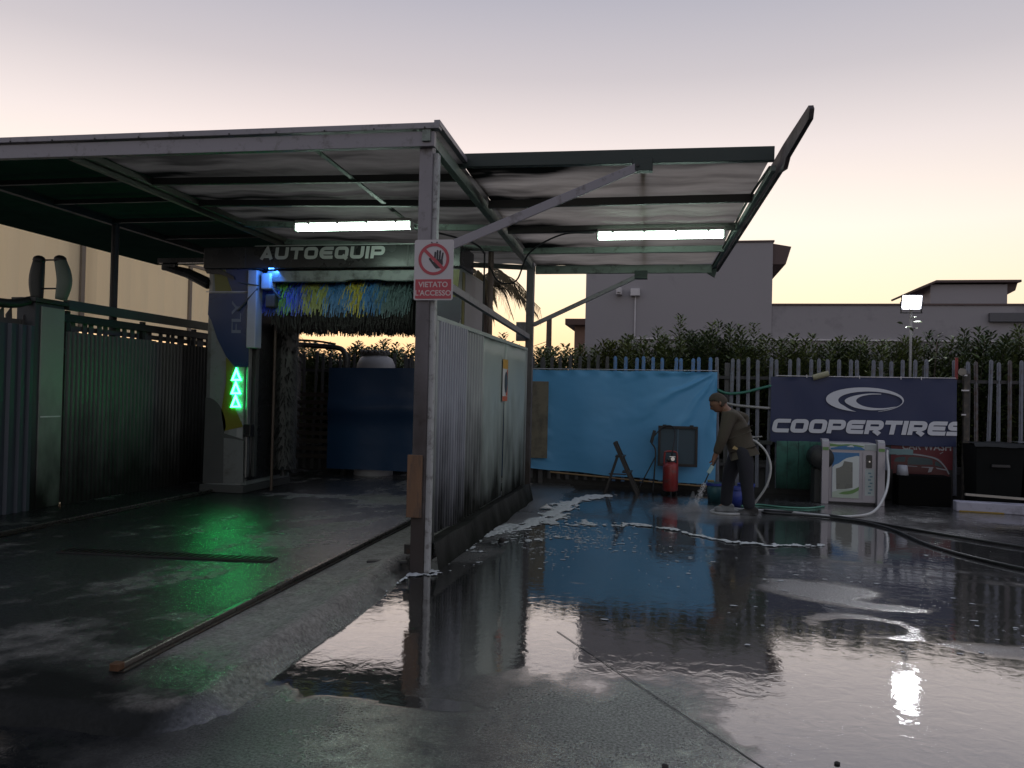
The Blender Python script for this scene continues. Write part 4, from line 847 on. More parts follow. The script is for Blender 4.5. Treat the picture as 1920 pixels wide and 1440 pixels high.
b = MB(); strands(b, 3600, bx0+.05, bx1-.02, (3.05, 6.9), (.40, .53), (0, .06), .16, .008); b.build('bristle_mass', M('bristle_dark', (.016,.015,.013), .6, 0, .4, 5, 0), brush, fixn=False, label='dark bristles hanging under the coloured ones')  # plain dark strands below the coloured bands
for nm, c, u0, u1 in bands:
    m = bpy.data.materials.get(nm) or M(nm, c, .4, 0, .35, 6, 0)
    b = MB(); strands(b, int(1150*(u1-u0)/.2), bx0+(bx1-bx0)*(u0-.008), bx0+(bx1-bx0)*(u1+.008), (1.15, 3.2), (.24, .52), (-.30, .14), .12, .0068)
    b.build('bristle_band', m, brush, fixn=False)
# side brushes
def side_brush(x, lab):
    o = MB(); o.tube([(x, 10.75, .25), (x, 10.75, 2.75)], .05, 10); o.tube([(x, 10.75, .35), (x, 10.75, 2.45)], .17, 14); sb = o.build('side_brush', g_dark, g, label=lab); b = MB(); mm = bpy.data.materials.get('bristle_black') or M('bristle_black', (.012,.014,.013), .5, 0, .3, 5, 0)
    for i in range(1500):
        a = random.uniform(0, 6.28); z = random.uniform(.35, 2.5); L = random.uniform(.22, .27)*(1 if z < 2.35 else .75); d_ = Vector((math.cos(a), math.sin(a), -.15)); p = Vector((x, 10.75, z))
        q = p + d_*L*.6; e = q + (d_+Vector((0,0,-.7)))*L*.4; s = d_.cross(Vector((0,0,1))).normalized()*.008
        b.add([p-s, p+s, q+s, q-s, e], [(0,1,2,3), (3,2,4)])
    b.build('bristle_mass', mm, sb, fixn=False)
side_brush(-5.46, 'black vertical side brush in the dark left half')
b = MB(); b.tube([(-5.36, GYF+.35, .1), (-5.36, GYF+.35, 2.55)], .02, 8); b.build('brush_guard', M('guard_brown', (.07,.05,.035), .5), g)
# electrical arm at the left
arm = MB(); arm.box(-7.0, -6.24, GYF+.04, GYF+.10, 3.22, 3.29); ar = arm.build('cable_arm', g_black, g, .004)
b = MB(); b.tube([(-6.90, GYF+.08, 3.17), (-6.55, GYF+.08, 3.08), (-6.22, GYF+.08, 2.93)], [.05,.07,.08], 10); b.build('arm_tube', g_black, ar)
b = MB(); b.box(-6.94, -6.72, GYF+.03, GYF+.12, 3.12, 3.22); b.build('arm_knuckle', g_black, ar, .02)
# three green arrow lamps
led = EMIT('green_led', (.02, 1.0, .22), 22.0)
for k, (cxp, t, bt) in enumerate(((444,690,714), (443,715,739), (442.5,740,764))):
    top = xz(cxp, t, GYF); bl = xz(cxp-9, bt, GYF); brp = xz(cxp+9, bt, GYF); b = MB()
    stroke_mesh(b, [(top[0], top[1]-.02), (brp[0]-.01, brp[1]+.012), (bl[0]+.01, bl[1]+.012)], .020, True, 0, lambda u, v, d: (u, GYF-.006-d, v), 0, .012)
    b.build('arrow_lamp', led, g)
# blue work lamp under the header, shining on the lift head
b = MB(); b.box(-5.24, -5.17, GYF-.11, GYF-.09, 3.10, 3.113); bl_ = b.build('blue_lamp', EMIT('blue_led', (.06,.28,1.0), 5), g)
ld = bpy.data.lights.new('blue_lamp_light', 'AREA'); ld.shape = 'RECTANGLE'; ld.size = .25; ld.size_y = .06; ld.energy = 2.0; ld.color = (.05,.25,1.0)
lo = bpy.data.objects.new('blue_lamp_light', ld); COL.objects.link(lo); lo.location = (-5.2, GYF-.10, 3.09); lo.rotation_euler = Vector((-.42, .10, -.5)).to_track_quat('-Z', 'Y').to_euler()

# =================================================================== FLOODLIGHT
fl = thing('floodlight', 'blazing white floodlight on a thin pole behind the navy banner', 'floodlight', (3.87, 13.9, 0))
b = MB(); b.tube([(3.86,13.95,0), (3.87,13.95,3.05)], .022, 8); b.build('pole', M('pole_grey', (.3,.3,.31), .5, .3), fl)
fc = onY(1710, 567, 13.85)
tl = R(18); fn = Vector((0, -math.cos(tl), -math.sin(tl))); fu = Vector((0, -math.sin(tl), math.cos(tl)))
hd = lambda u, v, d: fc + Vector((u, 0, 0)) + fu*v + fn*d
b = MB()
for d0, d1, hw, hh in ((-.07, .0, .15, .115), ):
    b.add([hd(u, v, d) for d in (d0, d1) for u, v in ((-hw,-hh),(hw,-hh),(hw,hh),(-hw,hh))], [(0,3,2,1),(0,1,5,4),(1,2,6,5),(2,3,7,6),(3,0,4,7)])
b.build('housing', M('flood_housing', (.04,.04,.045), .5), fl)
b = MB(); b.add([hd(u, v, .004) for u, v in ((-.132,-.10),(.132,-.10),(.132,.10),(-.132,.10))], [(0,1,2,3)]); b.build('lens', EMIT('flood_on', (.95,.97,1.0), 60), fl, fixn=False)
b = MB(); b.bar(hd(-.165,0,-.03), (3.72,13.95,2.98), .015, .03); b.bar(hd(.165,0,-.03), (4.02,13.95,2.98), .015, .03); b.bar((3.70,13.95,2.98), (4.04,13.95,2.98), .03, .015); b.build('yoke', bpy.data.materials['flood_housing'], fl)

# =================================================================== LEFT SIDE OF THE BAY
lp = thing('corrugated_fence', 'dark corrugated metal sheet fence along the left side of the wash bay', 'fence', (-7.0, 10.5, 0))
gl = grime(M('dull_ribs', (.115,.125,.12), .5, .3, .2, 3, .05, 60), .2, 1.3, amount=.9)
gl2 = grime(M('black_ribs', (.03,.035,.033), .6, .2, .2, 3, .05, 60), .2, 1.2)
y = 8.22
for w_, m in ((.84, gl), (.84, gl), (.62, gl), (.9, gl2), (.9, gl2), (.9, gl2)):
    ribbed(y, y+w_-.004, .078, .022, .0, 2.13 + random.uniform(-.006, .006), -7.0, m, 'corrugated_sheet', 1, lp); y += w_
for z in (.5, 1.9):
    b = MB(); b.box(-7.06, -7.006, 8.2, 13.1, z-.03, z+.03); b.build('back_rail', gl2, lp)
lq = thing('corrugated_fence', 'dark bluish corrugated sheet fence left of the steel pillar at the picture edge', 'fence', (-7.0, 6.5, 0))
y = 4.6
for w_ in (.96, .96, .96, .25): ribbed(y, y+w_-.004, .16, .03, .0, 2.15, -7.0, M('blue_black_ribs', (.055,.065,.085), .5, .3, .2, 3, .05), 'corrugated_sheet', 1, lq); y += w_
pi = thing('steel_pillar', 'tall boxy grey pillar left of the bay with a side face coloured as if lit', 'pillar', (-7.1, 8, 0))
b = MB(); b.box(-7.22, -6.98, 7.72, 8.16, .06, 2.42); b.build('body', grime(M('pillar_dark', (.06,.066,.072), .6, .1, .2, 4, .08), .1, 1.2), pi, .01)
b = MB(); b.box(-6.979, -6.962, 7.80, 8.15, .09, 2.38); b.build('side_panel', grime(M('pillar_lit_side', (.28,.32,.28), .55, 0, .12, 3, .08), .0, 1.5), pi, .006)  # paler greenish side: the tube light is painted into its colour
b = MB(); b.box(-6.961, -6.955, 7.82, 8.12, 1.12, 1.135); b.build('panel_joint', pipe_m, pi)
b = MB(); b.box(-7.26, -6.94, 7.68, 8.2, 2.42, 2.47); b.build('cap', M('pillar_cap', (.03,.035,.033), .6), pi, .006)
for z in (1.82, 1.25, 1.05):
    b = MB(); b.lathe([(.05, 0), (.045, -.02), (.02, -.022)], (-7.1, 7.718, z), 14, 'Y'); b.build('dial', M('dial_grey', (.16,.16,.16), .5), pi)
tw = thing('twin_arm_holder', 'pair of upright curved pads joined by two bars on top of the steel pillar', 'holder', (-7.08, 8, 2.47))
for x, dx_, m in ((-7.16, -.02, 'pad_dark'), (-6.86, .05, 'pad_green')):
    mm = M(m, (.035,.04,.035) if 'dark' in m else (.13,.17,.14), .6, 0, .2, 5)
    b = MB(); pts = spline([(x+dx_*.2, 7.95, 2.47), (x+dx_, 7.95, 2.70), (x-dx_*.3, 7.95, 2.93)], 5); n = len(pts)
    for i in range(n-1): pass
    b.tube(pts, [.062+.02*math.sin(math.pi*i/(n-1)) for i in range(n)], 12); b.build('pad', mm, tw, smooth=True)
    b = MB(); b.sphere((x-dx_*.3, 7.95, 2.93), (.068,.07,.055), 12, 8); b.build('pad_head', rubber, tw, smooth=True)
for z in (2.60, 2.93):
    b = MB(); b.tube([(-7.12, 7.95, z), (-6.86, 7.95, z)], .010, 6); b.build('cross_bar', rubber, tw)
gr_ = thing('side_guide_rail', 'double dark steel rail running from the steel pillar back to the gantry', 'rail', (-7.0, 10, 2.4))
b = MB(); b.box(-7.04, -6.96, 8.21, 12.9, 2.385, 2.50); b.build('upper_beam', M('guide_green_grey', (.055,.07,.06), .5, .2, .2), gr_, .004)
b = MB(); b.box(-7.10, -7.03, 8.21, 12.9, 2.25, 2.345); b.build('lower_beam', M('guide_black', (.012,.014,.013), .6), gr_, .004)
for y in (8.3, 9.7, 10.9, 12.5):
    b = MB(); b.box(-7.09, -7.04, y-.03, y+.03, .1, 2.38); b.build('post', bpy.data.materials['guide_black'], gr_)
b = MB(); b.tube(spline([(-6.98, 4.8, 2.36), (-7.0, 6.2, 2.42), (-7.02, 7.3, 2.36), (-7.05, 7.75, 2.44)], 6), .05, 8); tag(b.build('fence_pipe', bpy.data.materials['guide_black'], smooth=True), 'thick black sagging pipe along the fence top left of the pillar', 'pipe')

# behind the gantry
hp = thing('hoop_barrier', 'dark rounded tube frame with slats standing behind the gantry opening', 'frame', (-5.9, 12.6, 0))
fm = M('frame_dark', (.05,.05,.048), .45, .2)
b = MB(); b.tube([(-5.32,12.6,.1), (-5.32,12.6,2.02)] + spline([(-5.325,12.6,2.06), (-5.37,12.6,2.17), (-5.48,12.6,2.225), (-5.8,12.6,2.25), (-6.2,12.6,2.27), (-6.7,12.6,2.28)], 4), .045, 10); b.build('hoop', fm, hp, smooth=True)
b = MB(); b.tube(spline([(-5.5,12.56,2.285), (-5.9,12.56,2.335), (-6.5,12.56,2.35)], 5), .02, 6); b.build('upper_bar', fm, hp)
for k in range(9):
    b = MB(); b.box(-6.4, -5.36, 12.62, 12.64, .35+k*.13, .42+k*.13); b.build('slat', M('slat_brown', (.04,.028,.022), .7), hp)
wt = thing('water_tank', 'pale round plastic water tank with a ruffled cap behind the dark tarp of the bay', 'water tank', (-4.8, 12.93, 0)); TY = 12.93
tk_ = onY(705, 690, TY); tw_ = (onY(740,690,TY).x-onY(671,690,TY).x)/2; zt = onY(705,665,TY).z; zb = onY(705,690,TY).z
b = MB(); b.lathe([(tw_*.96, 0), (tw_, .1), (tw_, zb-.02), (tw_*.97, zb+.06), (tw_*.82, zb+(zt-zb)*.72), (tw_*.5, zt-.01), (tw_*.3, zt)], (tk_.x, TY, 0), 28); b.build('body', M('tank_white', (.30,.30,.31), .5, 0, .1), wt, smooth=True)
b = MB(); n = 26
b.lathe([(.20, 0), (.235, .03), (.22, .075), (.10, .085)], (tk_.x-.02, TY, zt-.02), 18)
for k in range(n): b.sphere((tk_.x-.02+.225*math.cos(2*math.pi*k/n), TY+.225*math.sin(2*math.pi*k/n), zt+.03+.02*(k % 2)), .03, 6, 4)
b.build('cap', M('tank_cap', (.13,.125,.12), .8), wt, smooth=True)

# =================================================================== TARPAULINS AND BOARD
def TARP(name, col, rough=.42, sp=.4):
    m = M(name, col, rough, 0, .12, 1.2, .25, 5, spec=sp); return m
def sheet(name, mat, x0, x1, y, ztop, zbot, fold, nu=110, nv=70, label=None, cat=None):
    b = MB()
    def fn(u, v):
        x = x0+(x1-x0)*u; zt_ = ztop(u); zb_ = zbot(u); return (x, y - fold(u, v), zb_+(zt_-zb_)*v)
    b.grid(fn, nu, nv); return tag(b.build(name, mat, smooth=True), label, cat)
def folds(u, v):
    f = .012*math.sin(u*17+2*v) + .02*float(fbm(u*5, v*4, 81, 4))
    a = (1-v)*1.9 + (u)*3.4                                     # diagonal drag lines from the upper right corner
    an = math.atan2((1-v)+.01, (1-u)*1.9+.01); rr_ = math.hypot((1-u)*1.9, 1-v)          # creases fanning out of the tied upper right corner
    f += .028*max(0, math.sin(an*13+2.2*float(fbm(u*6, v*5, 83, 3))))**2*sstep(1.25, .1, rr_)*sstep(0, .12, rr_)
    f += .045*max(0, math.sin((v*1.6+u*1.1)*17))*sstep(.26, .14, u)*sstep(.85, .45, v)  # rucks by the plywood
    f += .016*math.sin(u*60)*sstep(.93, 1.0, v)
    return float(f)
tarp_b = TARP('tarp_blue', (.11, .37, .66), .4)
nx_ = lambda u: -2.75+3.53*u
sheet('blue_tarp', tarp_b, -2.75, .785, 13.27, lambda u: 1.93+.02*math.sin(u*math.pi*6)*.25+.012*u, lambda u: .30-.19*u+.008*math.sin(u*21), folds, 160, 80, 'bright blue tarpaulin stretched on the fence right of the partition', 'tarp')
b = MB(); b.tube([(-2.8, 13.25, 1.945), (.79, 13.25, 1.962)], .008, 6); tag(b.build('tarp_rope', M('rope_pale', (.4,.42,.45), .7)), 'pale cord along the top edge of the bright blue tarp', 'rope')
b = MB(); b.tube([(-1.9, 13.24, .22), (-.2, 13.2, .13), (.8, 13.2, .085)], .014, 6); tag(b.build('tarp_pole', M('pole_wood_pale', (.30,.2,.1), .7)), 'thin wooden pole along the bottom hem of the bright blue tarp', 'pole')
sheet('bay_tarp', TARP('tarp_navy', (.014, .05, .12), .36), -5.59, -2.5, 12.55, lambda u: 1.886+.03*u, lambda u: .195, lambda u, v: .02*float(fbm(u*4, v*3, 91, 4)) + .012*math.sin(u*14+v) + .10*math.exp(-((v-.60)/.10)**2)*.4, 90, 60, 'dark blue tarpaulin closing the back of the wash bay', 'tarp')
b = MB(); b.box(-2.5, -1.955, 13.18, 13.2, .45, 1.735); tag(b.build('plywood_board', M('plywood', (.20,.18,.13), .8, 0, .2, 3, .15, 30, dirt=((.09,.085,.07), .5, 4)), None, .003), 'dull beige board standing against the left end of the bright blue tarp', 'board')

# framed mesh screen hung on the tarp
fs = thing('mesh_screen', 'black framed dark mesh screen hanging on the bright blue tarp', 'screen', (.18, 13.1, .4)); fr_m = M('screen_frame', (.022,.018,.018), .5)
X0, X1, Z0, Z1 = -.135, .49, .405, 1.055
for a in ((X0,X1,Z1-.045,Z1), (X0,X1,Z0,Z0+.045), (X0,X0+.04,Z0+.046,Z1-.046), (X1-.04,X1,Z0+.046,Z1-.046)):
    b = MB(); b.box(a[0],a[1],13.08,13.12,a[2],a[3]); b.build('frame_bar', fr_m, fs, .004)
b = MB(); b.box(X0+.035, X1-.035, 13.105, 13.11, Z0+.04, Z1-.04); b.build('mesh_panel', M('mesh_slate', (.045,.075,.10), .55, 0, .2, 4), fs)
b = MB(); b.box(.175, .183, 13.095, 13.103, Z0+.04, Z1-.04); b.build('centre_rod', M('rod_blue', (.14,.26,.38), .4), fs)
for x in (X0+.10, X1-.10):
    b = MB(); b.box(x-.03, x+.03, 13.06, 13.085, Z1-.03, Z1+.02); b.build('hook', rubber, fs, .004)

# ------------------------------------------------------------------ step ladder, sprayer, buckets
ld_ = thing('step_ladder', 'small dark folding stepladder in front of the bright blue tarp', 'ladder', (-.67, 12.55, 0)); lm = M('ladder_dark', (.035,.032,.03), .5, .3)
for yy in (12.38, 12.72):
    b = MB(); b.bar((-.79, yy, .80), (-.42, yy, .0), .05, .022, (0,1,0)); b.build('front_leg', lm, ld_, .003)
    b = MB(); b.bar((-.74, yy+.03, .60), (-.93, yy+.03, .0), .03, .02, (0,1,0)); b.build('rear_leg', lm, ld_, .003)
for z, x in ((.33, -.575), (.57, -.685)):
    b = MB(); b.box(x-.09, x+.06, 12.39, 12.71, z, z+.022); b.build('step', lm, ld_, .004)
b = MB(); b.tube([(-.79, 12.38, .79), (-.79, 12.72, .79)], .016, 8); b.build('top_bar', lm, ld_)
b = MB(); b.box(-.87, -.60, 12.41, 12.425, .30, .318); b.build('brace', lm, ld_)
sy_ = thing('foam_sprayer', 'red metal foam sprayer cylinder standing before the mesh screen', 'sprayer', (.07, 12.7, 0)); red = M('sprayer_red', (.30,.035,.035), .35, .1, .2, 6, .05, dirt=((.12,.10,.10), .35, 9))
b = MB(); b.lathe([(.10, .05), (.118, .07), (.12, .42), (.11, .47), (.07, .50), (.035, .515)], (.07, 12.7, 0), 24); b.build('tank', red, sy_, smooth=True)
b = MB(); pts = [(-.03+.0, 12.7, .44), (-.025, 12.7, .62), (-.0, 12.7, .665), (.13, 12.7, .665), (.165, 12.7, .62), (.17, 12.7, .44)]; b.tube(spline(pts, 5), .016, 8); b.build('handle', red, sy_, smooth=True)
b = MB(); b.lathe([(.05, .50), (.05, .55), (.03, .56)], (.07, 12.7, 0), 14); b.sphere((.03, 12.62, .545), .03); b.build('valve_head', M('valve_black', (.02,.02,.02), .4), sy_)
b = MB(); b.lathe([(.03, 0), (.03, -.03)], (.10, 12.64, .56), 12, 'Y'); b.box(.05, .14, 12.61, 12.63, .59, .60); b.build('gauge', M('chrome', (.6,.6,.6), .15, .9), sy_)
b = MB(); 
for k in range(3): b.tube([(.07+.09*math.cos(k*2.1+.6), 12.7+.09*math.sin(k*2.1+.6), .07), (.07+.12*math.cos(k*2.1+.6), 12.7+.12*math.sin(k*2.1+.6), 0.0)], .012, 6)
b.build('foot_ring', rubber, sy_)
b = MB(); b.tube(spline([(.07,12.66,.53), (.10,12.66,.72), (.13,12.9,.95), (.08,13.04,1.05), (-.05,13.05,1.04), (-.17,13.02,.92), (-.24,12.95,.80), (-.17,12.9,.66), (-.18,12.8,.3), (-.2,12.7,.02)], 7), .012, 6); b.build('hose', rubber, sy_, smooth=True)
b = MB(); b.bar((-.19,12.98,.98), (-.24,12.98,.78), .05, .03, (0,1,0)); b.bar((-.16,12.95,.58), (-.40,12.7,.10), .016, .016); b.build('lance', rubber, sy_, .004)
bk_g = M('bucket_teal', (.03,.11,.13), .45); bk_b = M('bucket_blue', (.03,.055,.30), .45)
def bucket(x, y, r, h, lab, bm_, rm):
    t = thing('bucket', lab, 'bucket', (x, y, 0), 'plastic buckets behind the man')
    b = MB(); b.lathe([(r*.82, .002), (r, h), (r*.97, h), (r*.79, .012)], (x, y, 0), 22); b.build('pail', bm_, t, smooth=True)
    b = MB(); b.lathe([(r*1.06, h-.035), (r*1.06, h+.004), (r*.985, h+.004), (r*.99, h-.035)], (x, y, 0), 22); b.build('rim', rm, t)
    b = MB(); b.tube([(x+r*1.05*math.cos(a), y-r*.4*math.sin(a)-.02, h-.02-r*.55*math.sin(a)) for a in np.linspace(0, math.pi, 12)], .005, 5); b.build('handle', rubber, t)
bucket(.72, 12.05, .13, .275, 'teal bucket with a blue rim left of the man, below the tarp corner', bk_g, bk_b)
bucket(.96, 11.75, .125, .26, 'blue bucket between the legs of the man', bk_b, bk_b)
bucket(1.16, 12.15, .12, .27, 'blue bucket half hidden behind the rear leg of the man', bk_b, bk_b)
b = MB(); b.box(.60, .70, 12.02, 12.08, .285, .315); tag(b.build('sponge', M('sponge', (.25,.22,.10), .9, 0, .2, 20, .5), None, .01), 'yellowish sponge lying on the rim of the teal bucket', 'sponge')

# =================================================================== NAVY BANNER
BY = 13.22
navy = M('banner_navy', (.014, .024, .080), .5, 0, .08, 2, .06, 6); silver = M('banner_silver', (.62, .64, .70), .55, 0, .06, 3, .02)
bn = thing('tyre_banner', 'navy blue COOPERTIRES banner with a silver swoosh emblem on the fence', 'banner', (2.98, BY, .85))
wv = lambda x, z: .010*math.sin(x*3.1+z)+.006*math.sin(x*7+z*5)+.012*max(0, math.sin(x*2.2-z*9))*sstep(1.75, 1.95, z)
b = MB(); b.grid(lambda u, v: (1.615+2.72*u, BY+wv(1.615+2.72*u, .85+1.04*v)+.008*math.sin(u*40)*sstep(.94, 1, v), .845+.015*u+(1.035+.012*u)*v - (.012*abs(math.sin(u*9.4)) if v == 0 else 0)), 90, 40); cl2 = b.build('cloth', navy, bn, smooth=True)
b = MB(); word(b, 'COOPERTIRES', 1.625, 1.0, 2.80, .215, BY-.03, .285, 1.08, .07, .20, .002, .010, .2)
vs = []
b2 = MB(); b2.v = [(min(x, 4.331), y, z) for x, y, z in b.v]; b2.f = b.f; b2.build('lettering', silver, bn)
def emb(px, py): return (2.44+(px-556)/772*1.135, 1.545-(py-313)/122*.192)     # emblem outline measured on the cloth
def crescent(outer, inner, d):
    m = MB(); n = len(outer); o_ = [emb(*p) for p in outer]; i_ = [emb(*p) for p in inner]
    m.add([(x, BY-.030-d, z) for x, z in o_] + [(x, BY-.030-d, z) for x, z in i_] + [(x, BY-.024, z) for x, z in o_] + [(x, BY-.024, z) for x, z in i_],
          [f for k in range(n-1) for f in ((k,k+1,n+k+1,n+k), (k,2*n+k,2*n+k+1,k+1), (n+k,n+k+1,3*n+k+1,3*n+k))]); return m
def el(cx, cy, a, b_, t0, t1, n=60): return [(cx+a*math.cos(R(t0+(t1-t0)*k/n)), cy-b_*math.sin(R(t0+(t1-t0)*k/n))) for k in range(n+1)]
out1 = el(942, 313, 386, 122, 258, -70); in1 = el(997, 322, 318, 92, 246, -70)
in1 = [(x*(1-w)+ox*w, y*(1-w)+oy*w) for k, ((x, y), (ox, oy)) in enumerate(zip(in1, out1)) for w in [max(0, 1-k/6.0)**1.5 if k < 6 else max(0, (k-52)/8.0)*.8]]
crescent(out1, in1, .002).build('emblem_crescent', silver, bn)
o2 = [tuple(p) for p in spline2([(1105,250),(985,250),(860,270),(775,298),(745,328),(775,360),(860,395),(1000,414),(1140,405),(1225,385),(1266,370)], 6)]
i2 = [tuple(p) for p in spline2([(1105,256),(1010,260),(925,275),(875,298),(858,325),(878,350),(935,376),(1030,391),(1140,390),(1220,378),(1266,372)], 6)]
crescent(o2, i2, .002).build('emblem_crescent', silver, bn)
b = MB(); b.tube([(1.69, BY-.02, 1.898), (2.4, BY-.02, 1.897), (4.31, BY-.02, 1.905)], .007, 6); b.build('hem_cord', pipe_m, bn)
for x in (2.15, 2.93, 3.53, 3.82):
    b = MB(); b.box(x-.006, x+.006, BY-.03, BY-.015, 1.87, 1.92); b.build('tie', pipe_m, bn)
b = MB(); p, q = Vector((2.24, BY-.04, 1.875)), Vector((2.47, BY-.05, 1.945)); b.tube([p, q], .045, 12); ro = b.build('roller_pad', M('pad_foam', (.34,.33,.22), .9, 0, .2, 9, .4)); tag(ro, 'pale foam roller lying across the top edge of the navy banner', 'roller')
b = MB(); b.tube([(2.08, BY+.03, 1.95), (2.08, BY+.03, 1.99)], .01); 
b = MB(); b.box(4.31, 4.345, BY+.0, BY+.03, 1.89, 2.22); tag(b.build('red_stake', M('stake_red', (.22,.03,.03), .6)), 'thin red stake at the upper right corner of the navy banner', 'stake')
gp = thing('gate_post', 'dark rusty gate post with pale latches right of the navy banner', 'gate post', (4.47, 13.25, 0))
b = MB(); b.box(4.44, 4.52, 13.24, 13.32, 0, 1.98); b.build('shaft', M('gate_dark', (.05,.045,.04), .7, 0, .3, dirt=((.15,.12,.09), .4, 9)), gp, .006)
for z, w_ in ((1.72, .10), (1.35, .06), (1.95, .07)):
    b = MB(); b.box(4.40, 4.40+w_, 13.20, 13.235, z-.01, z+.012); b.build('latch', pipe_m, gp)
b = MB(); b.lathe([(.06,0),(.06,.03)], (4.40, 13.2, 2.0), 10, 'Y'); b.build('hinge', M('hinge_pale', (.25,.23,.2), .7), gp)
# hoses tied to the fence left of the banner
for lab, pts, m in (('green hose strung along the pickets between tarp and navy banner', [(.78,13.28,1.66),(.95,13.27,1.60),(1.2,13.27,1.62),(1.45,13.26,1.69),(1.63,13.25,1.74)], M('hose_green', (.03,.16,.11), .4)),
                    ('pale grey hose strung below the green one between tarp and navy banner', [(.93,13.27,1.44),(1.1,13.26,1.41),(1.35,13.26,1.39),(1.62,13.26,1.375)], M('hose_grey', (.30,.30,.29), .5))):
    b = MB(); b.tube(spline(pts, 6), .022, 8); tag(b.build('fence_hose', m, smooth=True), lab, 'hose', 'hoses strung on the fence')
b = MB(); b.tube(spline([(1.15,13.2,.86), (1.25,13.15,.93), (1.42,13.15,.90), (1.38,13.15,.85), (1.2,13.15,.83), (1.32,13.12,.90), (1.48,13.1,.93)], 6), .012, 6); tag(b.build('hose_coil', bpy.data.materials['hose_grey'], smooth=True), 'small loose coil of pale hose behind the back of the man', 'hose')
b = MB(); b.box(1.02, 1.64, 13.15, 13.3, .80, .86); tag(b.build('fence_shelf', M('shelf_dark', (.03,.035,.03), .7), None, .005), 'dark shelf plank on the fence behind the man', 'shelf')

# ------------------------------------------------------------------ teal corrugated screen, dark drum
tp = thing('teal_panel', 'teal green translucent plastic panel left of the mat washer', 'panel', (2.0, 12.95, .1))
tm = grime(M('teal_plastic', (.05,.175,.135), .5, 0, .3, 4, .1, 20, dirt=((.02,.05,.04), .5, 5)), .0, .75, col=(.012,.02,.017))
for k in range(4):
    x = 1.68+k*.165; b = MB(); b.box(x, x+.16, 12.95, 12.965, .14, .875+random.uniform(-.01,.01)); b.build('plank', tm, tp, .004)
b = MB(); b.box(1.66, 2.34, 12.967, 12.99, .5, .54); b.build('back_rail', f_dark, tp)
b = MB(); b.lathe([(.16, 0), (.17, .02), (.17, .36), (.15, .38)], (2.26, 12.42, .67), 20, 'Y'); dm = tag(b.build('dark_drum', M('drum_black', (.015,.017,.017), .5), None, smooth=True), 'round black drum end sticking out left of the mat washer', 'drum')
b = MB(); b.box(2.16, 2.36, 12.46, 12.78, .0, .505); tag(b.build('drum_stand', M('stand_black', (.02,.022,.02), .7), None, .01), 'dark stand below the round black drum', 'stand')

# ------------------------------------------------------------------ floor mat washing machine
MY = 12.42
mw = thing('mat_washer', 'silver coin operated mat washing machine with green and blue graphics', 'washing machine', (2.69, 12.6, 0))
alu = M('machine_alu', (.34,.33,.36), .4, .35, .12, 4, .05); gwhite = M('print_white', (.58,.63,.63), .45, 0, .08); gblue = M('print_blue', (.05,.17,.36), .45, 0, .2, 3); ggreen = M('print_green', (.14,.27,.09), .45, 0, .25, 3); gpale = M('print_pale_green', (.42,.50,.42), .45, 0, .1); wind = M('window_grey', (.15,.16,.145), .3, 0, .1)
b = MB(); b.box(2.36, 3.02, MY+.04, MY+.55, .03, .90); b.build('body', alu, mw, .008)
for x in (2.25, 3.02):
    b = MB(); b.prism([(MY-.03,.0),(MY+.07,.0),(MY+.07,.82)] + [(MY+.07+.09*(1-math.cos(a))*.8, .82+.12*math.sin(a)) for a in np.linspace(.3,1.5,5)] + [(MY+.16,.955),(MY+.03,.955)] + [(MY+.03-.06*math.sin(a), .955-.12*(1-math.cos(a))) for a in np.linspace(.3,1.5,5)], x, x+.10, 'X'); po = b.build('side_post', alu, mw, .006)
    b = MB(); b.box(x+.008, x+.092, MY-.034, MY-.0305, .79, .835); b.build('green_label', ggreen, po)
    b = MB(); b.box(x+.006, x+.094, MY-.012, MY-.008+.002, .84, .935); b.build('white_label', gwhite, po)
FX = MY+.036
def fl_(parent, name, pts, mat, d): 
    b = MB(); b.prism(pts, FX-d, FX-d+.0018); return b.build(name, mat, parent)
hdp = fl_(mw, 'header_panel', [(2.365,.80),(3.015,.80),(3.015,.90),(2.365,.90)], gwhite, .003)
fl_(hdp, 'green_swoosh', [(2.37,.845)] + spline2([(2.37,.89),(2.5,.875),(2.62,.885),(2.75,.875),(2.84,.86)],4) + [(2.84,.845)], ggreen, .005)
fl_(hdp, 'blue_swoosh', [(2.38,.802),(2.85,.802),(2.85,.82)] + spline2([(2.80,.845),(2.68,.862),(2.55,.858),(2.44,.835),(2.38,.825)],4), gblue, .007)
fl_(hdp, 'print_mark', [(2.60,.845),(2.65,.87),(2.68,.872),(2.71,.843)], gwhite, .009)
fl_(hdp, 'notice', [(2.85,.803),(3.005,.803),(3.005,.885),(2.85,.885)], M('notice_grey', (.38,.42,.42), .5), .0065)
fp = fl_(mw, 'front_door', [(2.40,.09),(2.80,.09),(2.80,.785),(2.40,.785)], alu, .006)
def mp(px, py): return (2.40+(px-445)/480*.40, .09+(1085-py)/690*.695)
def dp(name, pts, m, d): return fl_(fp, name, [mp(*p) for p in pts], m, d)
dp('sky_print', [(452,1080),(900,1080),(900,420),(452,420)], gblue, .008)
dp('snow_print', [(455,1080),(898,1080),(898,470),(860,462),(780,480),(690,500),(640,525),(560,580),(490,605),(455,640)], gwhite, .010)
dp('pale_print', [(455,1080),(898,1080),(898,950),(800,950),(600,960),(455,1000)], gpale, .012)
dp('swoosh_print', [(560,1020)] + spline2([(640,990),(760,970),(850,935),(898,910)],4) + spline2([(898,960),(800,1010),(680,1030),(560,1020)],4), ggreen, .014)
dp('window', [(525,960),(515,655),(570,640),(620,615),(650,545),(790,560),(795,930),(680,950)], wind, .013)
cpn = fl_(mw, 'control_panel', [(2.83,.05),(3.012,.05),(3.012,.785),(2.83,.785)], alu, .005)
